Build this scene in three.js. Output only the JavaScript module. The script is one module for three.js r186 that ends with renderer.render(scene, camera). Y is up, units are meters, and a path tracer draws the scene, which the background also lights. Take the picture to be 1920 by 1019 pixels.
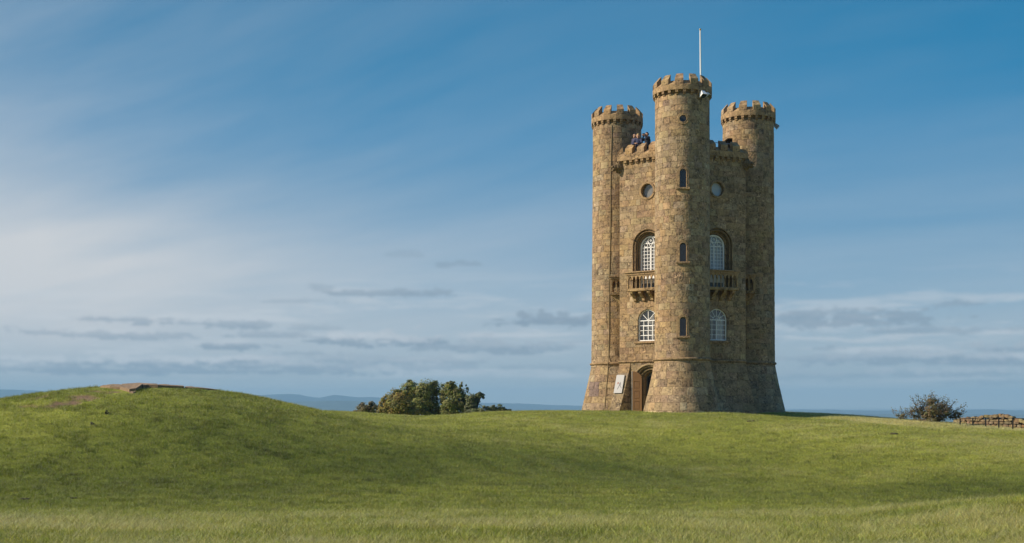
import * as THREE from 'three';
import { mergeGeometries } from 'three/addons/utils/BufferGeometryUtils.js';
import { MarchingCubes } from 'three/addons/objects/MarchingCubes.js';

// ------------------------------------------------------------------ camera, sky, sun
const F = 2457;                                   // focal length in pixels of a 1920-wide picture
const scene = new THREE.Scene();
const camera = new THREE.PerspectiveCamera(2 * Math.atan(509.5 / F) * 180 / Math.PI, 1024 / 543, 0.1, 30000);
camera.position.set(0, 0, 0);                     // y = 0 is eye level, about the level of the tower's doorstep
camera.setViewOffset(1024, 543, 0, -(768 - 509.5) * 1024 / 1920, 1024, 543);
scene.add(camera);
const SUN_EL = 31 * Math.PI / 180;
const SUN_H = new THREE.Vector3(-0.991, 0, 0.133).normalize();
const SUN = new THREE.Vector3(SUN_H.x * Math.cos(SUN_EL), Math.sin(SUN_EL), SUN_H.z * Math.cos(SUN_EL));
const EXPOSURE = 1.28;
const sun = new THREE.DirectionalLight(new THREE.Color(1.0, 0.87, 0.69), 5.0);
sun.target.position.set(0, 0, -60); sun.position.copy(SUN).multiplyScalar(200).add(sun.target.position);
sun.castShadow = true; sun.shadow.radius = 1; sun.shadow.mapSize.set(4096, 4096);
Object.assign(sun.shadow.camera, { left: -90, right: 90, top: 70, bottom: -70, near: 1, far: 500 });
scene.add(sun, sun.target);
const FOG = 1.4e-4;
scene.fog = new THREE.FogExp2(new THREE.Color(0.37, 0.69, 1.0), FOG);

// ------------------------------------------------------------------ small helpers
function rng(seed) { let a = seed >>> 0; return () => { a = (a + 0x6D2B79F5) | 0; let t = Math.imul(a ^ (a >>> 15), 1 | a); t = (t + Math.imul(t ^ (t >>> 7), 61 | t)) ^ t; return ((t ^ (t >>> 14)) >>> 0) / 4294967296; }; }
const R0 = rng(11);
const clamp = (x, a = 0, b = 1) => Math.min(b, Math.max(a, x));
const mix = (a, b, t) => a + (b - a) * t;
const sstep = (a, b, x) => { const t = clamp((x - a) / (b - a)); return t * t * (3 - 2 * t); };
const PERM = new Uint8Array(512); { const r = rng(77), p = [...Array(256).keys()]; for (let i = 255; i > 0; i--) { const j = Math.floor(r() * (i + 1)); [p[i], p[j]] = [p[j], p[i]]; } for (let i = 0; i < 512; i++) PERM[i] = p[i & 255]; }
const GR = new Float32Array(256 * 3); { const r = rng(5); for (let i = 0; i < 256; i++) { let x, y, z, l; do { x = r() * 2 - 1; y = r() * 2 - 1; z = r() * 2 - 1; l = x * x + y * y + z * z; } while (l > 1 || l < .05); l = Math.sqrt(l); GR[i * 3] = x / l; GR[i * 3 + 1] = y / l; GR[i * 3 + 2] = z / l; } }
function n3(x, y, z) {                             // gradient noise, about -0.7 .. 0.7
  const xi = Math.floor(x), yi = Math.floor(y), zi = Math.floor(z), fx = x - xi, fy = y - yi, fz = z - zi;
  const u = fx * fx * fx * (fx * (fx * 6 - 15) + 10), v = fy * fy * fy * (fy * (fy * 6 - 15) + 10), w = fz * fz * fz * (fz * (fz * 6 - 15) + 10);
  let s = 0;
  for (let k = 0; k < 8; k++) {
    const a = k & 1, b = (k >> 1) & 1, c = k >> 2;
    const h = PERM[PERM[PERM[(xi + a) & 255] + ((yi + b) & 255)] + ((zi + c) & 255)] * 3;
    s += (GR[h] * (fx - a) + GR[h + 1] * (fy - b) + GR[h + 2] * (fz - c)) * (a ? u : 1 - u) * (b ? v : 1 - v) * (c ? w : 1 - w);
  }
  return s;
}
function fbm(x, y, z, oct = 4, lac = 2.03, gain = .5) { let s = 0, a = 1; for (let i = 0; i < oct; i++) { s += a * n3(x, y, z); x = x * lac + 17.3; y = y * lac + 5.1; z = z * lac + 9.7; a *= gain; } return s; }
const lin = (c) => { c /= 255; return c <= .04045 ? c / 12.92 : Math.pow((c + .055) / 1.055, 2.4); };
const L = (r, g, b) => [lin(r), lin(g), lin(b)];
const V = (x, y, z) => new THREE.Vector3(x, y, z);
const P = (px, py, depth) => V((px - 960) / F * depth, (768 - py) / F * depth, -depth);
function interp(t, x) { if (x <= t[0][0]) return t[0][1]; for (let i = 1; i < t.length; i++) if (x <= t[i][0]) { const k = (x - t[i - 1][0]) / (t[i][0] - t[i - 1][0]); return mix(t[i - 1][1], t[i][1], k * k * (3 - 2 * k)); } return t[t.length - 1][1]; }
function interpL(t, x) { if (x <= t[0][0]) return t[0][1]; for (let i = 1; i < t.length; i++) if (x <= t[i][0]) return mix(t[i - 1][1], t[i][1], (x - t[i - 1][0]) / (t[i][0] - t[i - 1][0])); return t[t.length - 1][1]; }
const used = {};
function numbered(n) { if (used[n] === undefined) { used[n] = 0; return n; } used[n]++; return n + '_' + String(used[n]).padStart(3, '0'); }
const partNames = new Map();
function partName(parent, n) { let m = partNames.get(parent); if (!m) partNames.set(parent, m = {}); if (m[n] === undefined) { m[n] = 0; return n; } m[n]++; return n + '_' + String(m[n]).padStart(3, '0'); }
function thing(name, label, category, pos = [0, 0, 0], group) { const o = new THREE.Group(); o.name = numbered(name); o.position.set(...pos); o.userData = { label, category }; if (group) o.userData.group = group; scene.add(o); return o; }
function tag(o, label, category, group) { o.name = numbered(o.name); o.userData = { ...o.userData, label, category }; if (group) o.userData.group = group; scene.add(o); return o; }
function mesh(name, geo, mat, parent) { const m = new THREE.Mesh(geo, mat); m.name = parent ? partName(parent, name) : name; m.castShadow = m.receiveShadow = true; if (parent) parent.add(m); return m; }
function sub(name, parent) { const g = new THREE.Group(); g.name = partName(parent, name); parent.add(g); return g; }
function structure(m) { m.name = numbered(m.name); m.userData.kind = 'structure'; scene.add(m); return m; }
function tint(g, c) { const n = g.attributes.position.count, a = new Float32Array(n * 3); for (let i = 0; i < n; i++) { a[i * 3] = c[0]; a[i * 3 + 1] = c[1]; a[i * 3 + 2] = c[2]; } g.setAttribute('color', new THREE.BufferAttribute(a, 3)); return g; }
const flat = (g) => { const h = g.index ? g.toNonIndexed() : g; return h; };
function merge(list) { return mergeGeometries(list.map((g) => { const h = flat(g); for (const k of Object.keys(h.attributes)) if (!['position', 'normal', 'uv', 'color'].includes(k)) h.deleteAttribute(k); return h; })); }
// a soup of quads and triangles with flat or given normals
class Soup {
  constructor() { this.p = []; this.n = []; this.u = []; this.c = []; this.col = [1, 1, 1]; }
  v(p, n, u) { this.p.push(p.x, p.y, p.z); this.n.push(n.x, n.y, n.z); this.u.push(u[0], u[1]); this.c.push(...this.col); }
  quad(a, b, c, d, na, nb, nc, nd, ua, ub, uc, ud) { this.v(a, na, ua); this.v(b, nb, ub); this.v(c, nc, uc); this.v(a, na, ua); this.v(c, nc, uc); this.v(d, nd, ud); }
  fquad(a, b, c, d, ua = [0, 0], ub = [0, 0], uc = [0, 0], ud = [0, 0]) { const n = b.clone().sub(a).cross(d.clone().sub(a)); if (n.lengthSq() < 1e-14) n.copy(c).sub(b).cross(d.clone().sub(b)); n.normalize(); this.quad(a, b, c, d, n, n, n, n, ua, ub, uc, ud); }
  ftri(a, b, c, ua = [0, 0], ub = [0, 0], uc = [0, 0]) { const n = b.clone().sub(a).cross(c.clone().sub(a)).normalize(); this.v(a, n, ua); this.v(b, n, ub); this.v(c, n, uc); }
  geo(color = true) { const g = new THREE.BufferGeometry(); g.setAttribute('position', new THREE.Float32BufferAttribute(this.p, 3)); g.setAttribute('normal', new THREE.Float32BufferAttribute(this.n, 3)); g.setAttribute('uv', new THREE.Float32BufferAttribute(this.u, 2)); if (color) g.setAttribute('color', new THREE.Float32BufferAttribute(this.c, 3)); return g; }
}
function boxUV(g, s) { // uv in metres from the dominant axis of the normal
  g = flat(g); const p = g.attributes.position, n = g.attributes.normal, u = new Float32Array(p.count * 2);
  for (let i = 0; i < p.count; i++) { const ax = Math.abs(n.getX(i)), ay = Math.abs(n.getY(i)), az = Math.abs(n.getZ(i)); const [a, b] = ay > ax && ay > az ? [p.getX(i), p.getZ(i)] : ax > az ? [p.getZ(i), p.getY(i)] : [p.getX(i), p.getY(i)]; u[i * 2] = a / s; u[i * 2 + 1] = b / s; }
  g.setAttribute('uv', new THREE.BufferAttribute(u, 2)); return g;
}
function tube(pts, radii, seg = 6) { // a tapering limb through points
  const s = new Soup(), rings = [];
  for (let i = 0; i < pts.length; i++) {
    const d = (pts[i + 1] || pts[i]).clone().sub(pts[i - 1] || pts[i]).normalize(), a = Math.abs(d.y) < .9 ? V(0, 1, 0) : V(1, 0, 0), x = d.clone().cross(a).normalize(), y = d.clone().cross(x), r = Array.isArray(radii) ? radii[i] : radii, ring = [];
    for (let k = 0; k <= seg; k++) { const t = k / seg * Math.PI * 2, n = x.clone().multiplyScalar(Math.cos(t)).addScaledVector(y, Math.sin(t)); ring.push([pts[i].clone().addScaledVector(n, r), n, [k / seg, i]]); }
    rings.push(ring);
  }
  for (let i = 0; i + 1 < rings.length; i++) for (let k = 0; k < seg; k++) { const [a, b, c, d] = [rings[i][k], rings[i][k + 1], rings[i + 1][k + 1], rings[i + 1][k]]; s.quad(a[0], b[0], c[0], d[0], a[1], b[1], c[1], d[1], a[2], b[2], c[2], d[2]); }
  return s.geo();
}
function bar(a, b, w, h) { const d = b.clone().sub(a), g = new THREE.BoxGeometry(w, d.length(), h); g.applyQuaternion(new THREE.Quaternion().setFromUnitVectors(V(0, 1, 0), d.clone().normalize())); const c = a.clone().add(b).multiplyScalar(.5); g.translate(c.x, c.y, c.z); return g; }

// ------------------------------------------------------------------ the sky: blue air, a veil of high cloud, low cloud banks
{
  const W = 4096, H = 2048, data = new Float32Array(W * H * 4), deg = Math.PI / 180;
  // low clouds by azimuth and elevation (degrees): az, el, half width, half height, strength, sunlit top
  const A = (px, py, hw, hh, k, t) => { const az = Math.atan((px - 960) / F) / deg; return [az, Math.atan((768 - py) / F * Math.cos(az * deg)) / deg, hw / F / deg, hh / F / deg, k, t]; };
  const banks = [
    A(1035, 604, 95, 15, 1.0, .1), A(1590, 600, 150, 20, .85, .1), A(1800, 571, 45, 6, .6, 0), A(1560, 655, 38, 4, .7, 0), A(1710, 622, 130, 8, .6, .1),
    A(640, 637, 75, 13, .95, 1), A(790, 640, 130, 17, 1.0, .75), A(930, 652, 130, 16, .85, .4), A(455, 651, 70, 9, 1.0, .2), A(560, 662, 60, 7, .6, .2), A(350, 607, 110, 8, .8, .3), A(445, 611, 60, 10, .8, .3), A(230, 601, 70, 6, .7, .1),
    A(520, 630, 90, 8, .7, .2), A(100, 625, 95, 9, .6, .2), A(270, 632, 90, 8, .7, .2), A(600, 616, 50, 7, .5, .3), A(730, 551, 95, 9, .75, .1), A(600, 540, 30, 9, .45, .1), A(870, 494, 30, 7, .5, 0), A(835, 497, 18, 7, .5, 0), A(755, 478, 30, 8, .3, 0), A(560, 566, 70, 6, .4, .1),
    A(140, 680, 120, 12, .9, 1), A(300, 682, 150, 14, 1.0, .9), A(440, 682, 130, 14, 1.0, 1), A(560, 688, 120, 10, .85, .7), A(700, 678, 190, 12, .7, .4), A(300, 697, 320, 9, .9, .1), A(860, 690, 160, 9, .6, .2), A(60, 690, 100, 10, .6, .4),
    A(1560, 675, 110, 14, .75, .3), A(1700, 672, 140, 17, .85, .5), A(1850, 675, 120, 16, .9, .9), A(1880, 655, 70, 10, .9, .5), A(1780, 700, 160, 12, .7, .7), A(1520, 705, 120, 10, .5, .4), A(1860, 715, 90, 8, .5, .8), A(1000, 690, 90, 8, .4, .2),
  ];
  const cellOf = new Map(); // banks by whole degree of azimuth
  banks.forEach((b) => { for (let a = Math.floor(b[0] - 2.2 * b[2]); a <= Math.ceil(b[0] + 2.2 * b[2]); a++) { if (!cellOf.has(a)) cellOf.set(a, []); cellOf.get(a).push(b); } });
  const zen = [[0, L(176, 186, 186)], [1, L(166, 182, 188)], [3, L(148, 175, 192)], [5, L(116, 162, 192)], [8, L(90, 149, 188)], [11.5, L(62, 137, 183)], [15, L(36, 126, 174)], [18, L(28, 120, 168)], [40, L(36, 100, 158)], [90, L(30, 86, 146)]];
  const veil = L(213, 215, 217), dark = L(130, 148, 165), lightc = L(212, 217, 221);
  const grad = (e, k) => interpL(zen.map((z) => [z[0], z[1][k]]), e);
  const gt = []; for (let i = 0; i <= 900; i++) gt.push([grad(i / 10, 0), grad(i / 10, 1), grad(i / 10, 2)]);
  for (let j = 0; j < H; j++) {
    const el = ((j + .5) / H - .5) * 180;
    if (el < -1) { for (let i = 0; i < W; i++) { const o = (j * W + i) * 4; data[o] = .10; data[o + 1] = .15; data[o + 2] = .19; data[o + 3] = 1; } continue; }
    const e = Math.max(0, el), y = Math.sin(e * deg), ce = Math.cos(e * deg), base = gt[Math.min(900, Math.round(e * 10))];
    for (let i = 0; i < W; i++) {
      const th = ((i + .5) / W - .5) * 2 * Math.PI, x = Math.cos(th) * ce, z = Math.sin(th) * ce; // direction
      const az = Math.atan2(x, -z) / deg;
      const sd = x * SUN_H.x + z * SUN_H.z;                                     // towards the sun's side
      // veil of high cloud: streaks drawn out on a plane far above
      const q = 1 / (y + .13), u = x * q, w = z * q, wu = u + .35 * n3(u * .7, w * .7, 3.1), ww = w + .35 * n3(u * .7 + 9, w * .7, 1.7);
      const sx = wu * .80 + ww * .60, sy = -wu * .60 + ww * .80;
      const streak = fbm(sx * .55, sy * 1.9, 4.2, 6, 2.05, .58), big = n3(u * .35 + 2.3, w * .35, 8.8);
      let cov = mix(.26, .0, sstep(2, 13, e)) + .66 * Math.exp(-Math.pow((e - 5.4) / 3.6, 2)) * sstep(-.35, .42, sd) + .30 * sstep(-.1, .45, sd) * Math.exp(-Math.pow((e - 8) / 5, 2));
      cov *= sstep(0.2, 3.4, e) * .8 + .2;
      cov += .15 * fbm(sx * 1.3 + 3, sy * 4.2, 9.1, 5) * sstep(1.5, 5, e) * mix(.35, 1, sstep(-.3, .3, sd)) * (1 - .75 * sstep(8, 15, e)); cov += .03 * sstep(-.1, .3, sd); cov += (streak * .25 + big * .13) * mix(.55, .9, sstep(1, 6, e)) * mix(1, .35, sstep(14, 45, e)) * mix(.35, 1, sstep(-.3, .3, sd));
      cov += .07 * sstep(-.45, -.1, sd) + .12 * sstep(-.02, .9, sd) * mix(1, .5, sstep(20, 60, e));
      cov = clamp(cov, 0, .97);
      let r = mix(base[0], veil[0], cov), g = mix(base[1], veil[1], cov), b = mix(base[2], veil[2], cov);
      { const h = sstep(.6, 1.6, e) * (1 - sstep(3.6, 6.5, e)); if (h > 0) { const t = h * .55 * sstep(-.02, .42, fbm(az * .16 + 11, e * 2.4 + .5 * n3(az * .3, e, 2), 6.6, 5, 2.1, .55)); r = mix(r, lightc[0], t); g = mix(g, lightc[1], t); b = mix(b, lightc[2], t); } }
      // low cloud banks
      if (e < 9) {
        const near = cellOf.get(Math.round(az)), an = az * .9;
        let m = 0, top = 0, k = 0;
        const d1 = fbm(an * .55, e * 2.6, 2.2, 5, 2.1, .55), d2 = fbm(an * 1.5 + 30, e * 3.6, 5.2, 5, 2.1, .6);
        if (near && Math.abs(az) < 24) for (const c of near) {
          const dx = (az - c[0]) / c[2], dy = (e - c[1]) / c[3], lump = dy > 0 ? dy : dy * 1.5;
          const f = 1.25 - Math.sqrt(dx * dx * .9 + lump * lump) + d1 * .95 + d2 * .85, v = sstep(0.12, .62, f) * c[4];
          if (v > m) { m = v; }
          if (v > 0.02) { k += v; top += v * c[5] * sstep(-.3, .55, dy + d2 * .9); }
        } else {                                                               // elsewhere: banks of the same kind
          const f = 1 - Math.abs(e - 3.1) / 2.2 + d1 * 1.1 + fbm(an * .22 + 50, e * .9, 1, 3) * 1.6 - .75; m = sstep(.1, .8, f) * .8; k = 1; top = .4 * sstep(0, .4, d2);
        }
        if (m > 0) {
          const t = k > 0 ? clamp(top / k) : 0, s = .74 * m, cr = mix(dark[0], lightc[0], t), cg = mix(dark[1], lightc[1], t), cb = mix(dark[2], lightc[2], t);
          r = mix(r, cr, s); g = mix(g, cg, s); b = mix(b, cb, s);
        }
      }
      const o = (j * W + i) * 4; data[o] = r / EXPOSURE; data[o + 1] = g / EXPOSURE; data[o + 2] = b / EXPOSURE; data[o + 3] = 1;
    }
  }
  const t = new THREE.DataTexture(data, W, H, THREE.RGBAFormat, THREE.FloatType);
  t.mapping = THREE.EquirectangularReflectionMapping; t.magFilter = t.minFilter = THREE.LinearFilter; t.needsUpdate = true;
  scene.background = t; scene.environment = t;
}

// ------------------------------------------------------------------ textures
function dataTex(n, fn, srgb, rep = 1) {
  const d = new Uint8Array(n * n * 4);
  for (let j = 0; j < n; j++) for (let i = 0; i < n; i++) { const c = fn(i / n, j / n, i, j), o = (j * n + i) * 4; d[o] = clamp(c[0]) * 255; d[o + 1] = clamp(c[1]) * 255; d[o + 2] = clamp(c[2]) * 255; d[o + 3] = 255; }
  const t = new THREE.DataTexture(d, n, n); t.wrapS = t.wrapT = THREE.RepeatWrapping; t.magFilter = THREE.LinearFilter; t.minFilter = THREE.LinearMipmapLinearFilter; if (srgb) t.colorSpace = THREE.SRGBColorSpace; t.repeat.set(rep, rep); t.needsUpdate = true; return t;
}
// periodic noise: a torus in 3-D is costly, so noise whose lattice wraps by blending
function pn(u, v, f, s, oct = 4) { const a = fbm(u * f, v * f, s, oct), b = fbm((u - 1) * f, v * f, s, oct), c = fbm(u * f, (v - 1) * f, s, oct), d = fbm((u - 1) * f, (v - 1) * f, s, oct); const k = sstep(.8, 1, u), l = sstep(.8, 1, v); return mix(mix(a, b, k), mix(c, d, k), l); }
// lichen spots: a grid of random discs (wraps)
function spots(n, seed, rmin, rmax, frac) { const r = rng(seed), g = []; for (let i = 0; i < n * n; i++) g.push([r(), r(), mix(rmin, rmax, Math.pow(r(), 2.2)), r() < frac ? 1 : 0, r() * 6.28]); return (u, v) => { const x = u * n, y = v * n, xi = Math.floor(x), yi = Math.floor(y); let best = 0; for (let a = -1; a <= 1; a++) for (let b = -1; b <= 1; b++) { const c = g[((yi + b + n) % n) * n + ((xi + a + n) % n)]; if (!c[3]) continue; const dx = x - xi - a - c[0], dy = y - yi - b - c[1], d = Math.hypot(dx, dy), an = Math.atan2(dy, dx), rr = c[2] * (1 + .22 * Math.sin(an * 3 + c[4]) + .15 * Math.sin(an * 5 + c[4] * 2)); best = Math.max(best, 1 - sstep(rr * .75, rr, d)); } return best; }; }
const STONE_M = 5;                                  // metres a stone texture covers
const sp1 = spots(22, 3, .10, .44, .34), sp2 = spots(46, 8, .12, .42, .24), sp3 = spots(16, 21, .15, .45, .25);
const stoneH = new Float32Array(1024 * 1024);
const stoneMap = dataTex(1024, (u, v, i, j) => {
  const grain = pn(u, v, 60, 1.5, 3), mid = pn(u, v, 14, 4.5, 4), blot = pn(u, v, 5, 7.5, 4);
  const patchy = sstep(-.05, .35, pn(u, v, 6, 12.5, 3));
  const l1 = Math.max(sp1(u, v) * patchy, sp2(u, v) * sstep(-.15, .25, blot)) * (.75 + .5 * grain), l2 = sp3(u, v) * patchy * sstep(-.1, .25, mid + grain);
  let k = .46 + .24 * mid + .24 * grain + .20 * blot; const pit = sstep(.28, .5, -grain - .6 * mid); k *= 1 - .22 * pit;
  stoneH[j * 1024 + i] = .5 + .35 * mid + .35 * grain - .25 * pit + .1 * l1;
  const lich = clamp(.72 * l1 + .62 * l2);
  return [mix(k, .95, lich), mix(k * (.985 + .05 * blot), .95, lich), mix(k * (.96 - .10 * blot), .93, lich)];
}, false);
const stoneBump = dataTex(1024, (u, v, i, j) => { const h = stoneH[j * 1024 + i]; return [h, h, h]; }, false);
const stoneMat = new THREE.MeshStandardMaterial({ color: 0xffffff, vertexColors: true, map: stoneMap, bumpMap: stoneBump, bumpScale: 0.03, roughness: .95 });
stoneMat.name = 'weathered limestone';
// stone tints: albedo over the map's mean 0.47
const ST = (r, g, b) => [r / .47, g / .47, b / .47];
const BUFF = ST(.300, .204, .108), OCHRE = ST(.312, .203, .093), BROWN = ST(.222, .156, .083), GREY = ST(.328, .270, .188), PALE = ST(.37, .278, .158), MORTAR = ST(.235, .17, .092);
function stoneTint(r, grey = 0) {
  const q = r(); let c = q < .13 + grey ? GREY : q < .36 ? OCHRE : q < .52 + grey ? BROWN : q < .60 ? PALE : BUFF; const k = .86 + .28 * r(), o = 1 + (r() - .5) * .12;
  const m = .7; c = c.map((x, i) => mix(x, BUFF[i], m)); return [c[0] * k, c[1] * k * o, c[2] * k * o * (1 + (r() - .5) * .15)];
}
const white = new THREE.MeshStandardMaterial({ color: new THREE.Color().setRGB(.80, .80, .79), roughness: .45 }); white.name = 'white paint';
const glassMat = new THREE.MeshPhysicalMaterial({ color: 0xffffff, transmission: 1, thickness: 0, roughness: .02, ior: 1.5 }); glassMat.name = 'window glass';
const darkGlass = new THREE.MeshPhysicalMaterial({ color: new THREE.Color().setRGB(.016, .02, .03), roughness: .06, specularIntensity: 1, ior: 1.5 }); darkGlass.name = 'dark glass';
const darkMat = new THREE.MeshStandardMaterial({ color: new THREE.Color().setRGB(.42, .38, .33), roughness: .9 }); darkMat.name = 'plastered interior';
const curtainMat = new THREE.MeshStandardMaterial({ color: new THREE.Color().setRGB(.17, .165, .155), roughness: 1 }); curtainMat.name = 'pale blind';
const paleMat = new THREE.MeshStandardMaterial({ color: new THREE.Color().setRGB(.42, .42, .41), roughness: 1 }); paleMat.name = 'white blind';
const ironMat = new THREE.MeshStandardMaterial({ color: new THREE.Color().setRGB(.02, .02, .022), roughness: .6, metalness: .3 }); ironMat.name = 'black iron';

// ------------------------------------------------------------------ the ground
const PROFILE = [[-300, -6], [-40, -1.9], [0, -1.62], [12, -1.62], [20, -1.82], [28, -2.28], [34, -2.58], [40, -2.58], [46, -2.16], [52, -1.55], [60, -.82], [66, -.42], [72, -.17], [80, -.12], [94, -.3], [110, -1.3], [140, -5], [220, -22], [420, -60], [800, -72], [30000, -72]];
const TX = (1279.5 - 960) * 78 / F, TZ = -78;       // the tower's axis
function ground(x, z) {
  const D = -z;
  let h = interpS(PROFILE, D);
  const near = 1 - sstep(110, 220, D);
  h += near * 2.42 * Math.exp(-.5 * (Math.pow((x + 14.7) / (x > -14.7 ? 6.1 : 8.4), 2) + Math.pow((D - 52) / 6.8, 2)));        // the mound
  h -= near * (.95 * sstep(14, 33, x) * sstep(46, 66, D) + .10 * sstep(12, 15, x) * sstep(60, 70, D) * (1 - sstep(74, 84, D)));                                                // falls to the right
  h += near * (.55 * sstep(5, 11, x) * (1 - sstep(22, 36, D)) + .10 * n3(x * .11 + 3, D * .06, 5) * (1 - sstep(34, 44, D)));                                             // bank in the right foreground
  const bank = (x - 20) * .80 + (D - 61) * .60; h -= near * .26 * sstep(-1.2, 1.5, bank) * sstep(47, 55, D) * (1 - sstep(2.5, 6, bank));
  h -= near * .95 * Math.exp(-.5 * (Math.pow((x - 7.2) / 4.4, 2) + Math.pow((D - 51) / 6, 2)));
  h -= near * .33 * Math.exp(-.5 * Math.pow((x + 5.6) / 2.8, 2)) * sstep(50, 64, D);
  const cl = 1 - sstep(120, 300, Math.hypot(x, z));
  const flatTower = sstep(4, 9, Math.hypot(x - TX, z - TZ));
  h += cl * (.10 * n3(x * .16, z * .16, 2) + .05 * n3(x * .45, z * .45, 7) + .022 * n3(x * 1.3, z * 1.3, 4)) * (.25 + .75 * flatTower);
  return h;
}
const tang = PROFILE.map((p, i) => { const a = PROFILE[Math.max(0, i - 1)], b = PROFILE[Math.min(PROFILE.length - 1, i + 1)]; return (b[1] - a[1]) / (b[0] - a[0]); });
function interpS(t, x) { // monotone-ish cubic
  if (x <= t[0][0]) return t[0][1]; for (let i = 1; i < t.length; i++) if (x <= t[i][0]) { const h = t[i][0] - t[i - 1][0], s = (x - t[i - 1][0]) / h, d = (t[i][1] - t[i - 1][1]) / h, lim = (m) => Math.sign(m) === Math.sign(d) ? Math.sign(d) * Math.min(Math.abs(m), 3 * Math.abs(d)) : 0, m0 = lim(tang[i - 1]), m1 = lim(tang[i]); const s2 = s * s, s3 = s2 * s; return (2 * s3 - 3 * s2 + 1) * t[i - 1][1] + (s3 - 2 * s2 + s) * h * m0 + (-2 * s3 + 3 * s2) * t[i][1] + (s3 - s2) * h * m1; } return t[t.length - 1][1];
}
// bare earth scars on the mound: x, depth, half width, half depth
const soilAt = (px, py, hw, hd) => { let D = 40; for (let d = 36; d < 54; d += .1) { const x = (px - 960) / F * d; if (ground(x, -d) / d * F + py - 768 >= 0) { D = d; break; } } return [(px - 960) / F * D, D, hw, hd]; };
const scars = [soilAt(197, 735, .5, .32), soilAt(176, 733, .35, .25), soilAt(152, 745, .45, .8), soilAt(165, 748, .35, .5), soilAt(78, 744, .4, .6), soilAt(110, 758, .5, .5), soilAt(128, 757, .55, .55), soilAt(45, 762, .3, .3), soilAt(64, 762, .25, .3)];
function bare(x, z) { let m = 0; for (const s of scars) { const d = Math.hypot((x - s[0]) / s[2], (-z - s[1]) / s[3]) + 1.1 * n3(x * 2.0, z * 1.6, 5) + .9 * n3(x * 6, z * 5, 1); m = Math.max(m, 1 - sstep(.75, 1, d)); } return m; }
function dryness(x, z) {                            // 0 lush .. 1 straw
  const D = -z; let d = .30 + .42 * n3(x * .22 + 4, z * .30, 1.3) + .34 * n3(x * .8, z * .9, 6.1) + .22 * n3(x * 2.6, z * 2.6, 2.2);
  const edge = 31.5 + 2.2 * n3(x * .12, 3.3, 1) + 1.4 * n3(x * .5, z * .4, 8);
  const fore = 1 - sstep(edge - 7, edge + 5, D + 3 * n3(x * .35, z * .35, 12));
  d += fore * (.10 + .24 * sstep(-.05, .36, n3(x * .16 + 7, z * .22, 9) + .4 * n3(x * .6, z * .7, 21)));
  d -= .22 * sstep(edge - 1, edge + 2, D) * (1 - sstep(40, 47, D));                       // the short turf of the hollow
  d += .14 * sstep(44, 50, D) * (1 - sstep(66, 74, D)) * sstep(-3, 2, x);
  d += .55 * sstep(14, 17.5, x) * sstep(66, 72, D + .15 * x) * (1 - sstep(86, 96, D));      // straw along the right crest
  const mound = Math.exp(-.5 * (Math.pow((x + 15.5) / 7.5, 2) + Math.pow((D - 47) / 9, 2)));
  d -= .22 * mound;
  return clamp(d);
}
const LUSH = [.235, .270, .015], TURF = [.350, .375, .038], STRAW = [.56, .52, .20], SOIL = [.165, .105, .058];
function grassColor(x, z, k = 1) {
  const d = dryness(x, z), a = clamp(d / .5), b = clamp((d - .5) / .5);
  return [0, 1, 2].map((i) => (d < .5 ? mix(LUSH[i], TURF[i], a) : mix(TURF[i], STRAW[i], b)) * k);
}
{
  const axis = (near, step, grow, far) => { const a = [0]; let s = step; while (a[a.length - 1] < far) { const v = a[a.length - 1]; if (v > near) s *= grow; a.push(v + s); } return a; };
  const xr = axis(34, .3, 1.11, 9000), xs = [...xr.slice(1).reverse().map((v) => -v), ...xr];
  const zf = axis(86, .3, 1.09, 9500), zb = axis(6, .8, 1.25, 300), zs = [...zb.slice(1).reverse().map((v) => -v), ...zf];
  const nx = xs.length, nz = zs.length, pos = new Float32Array(nx * nz * 3), col = new Float32Array(nx * nz * 3), uv = new Float32Array(nx * nz * 2), idx = [];
  for (let j = 0; j < nz; j++) for (let i = 0; i < nx; i++) {
    const o = j * nx + i, x = xs[i], z = -zs[j], D = zs[j], s = bare(x, z), h = ground(x, z) - .05 * s;
    pos.set([x, h, z], o * 3); uv.set([x / 2.5, z / 2.5], o * 2);
    let c; const r = Math.hypot(x, z);
    if (r < 160) c = grassColor(x, z, .72); else { const f = n3(Math.floor(x / 130) * .77, Math.floor(z / 260) * .93, 4.4) + .5, w = sstep(.1, .3, n3(x / 300, z / 500, 3)); c = [mix(mix(.06, .17, f), .02, w), mix(mix(.10, .15, f), .035, w), mix(.03, .012, w)]; }
    if (s > 0) c = c.map((v, k) => mix(v, SOIL[k] * (1 + .5 * n3(x * 5, z * 5, 3)), s));
    col.set(c.map((v) => v / .75), o * 3);
    if (i + 1 < nx && j + 1 < nz) idx.push(o, o + 1, o + nx, o + 1, o + nx + 1, o + nx);
  }
  const g = new THREE.BufferGeometry(); g.setAttribute('position', new THREE.BufferAttribute(pos, 3)); g.setAttribute('color', new THREE.BufferAttribute(col, 3)); g.setAttribute('uv', new THREE.BufferAttribute(uv, 2)); g.setIndex(idx); g.computeVertexNormals();
  const map = dataTex(512, (u, v) => { const a = pn(u, v, 40, 3.3, 3), b = pn(u, v, 9, 1.1, 3), k = .75 + .35 * a + .22 * b; return [k, k, k * (1 - .1 * a)]; }, false);
  const m = mesh('ground', g, new THREE.MeshStandardMaterial({ color: 0xffffff, vertexColors: true, map, bumpMap: map, bumpScale: .06, roughness: 1 }));
  structure(m);
}
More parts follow.
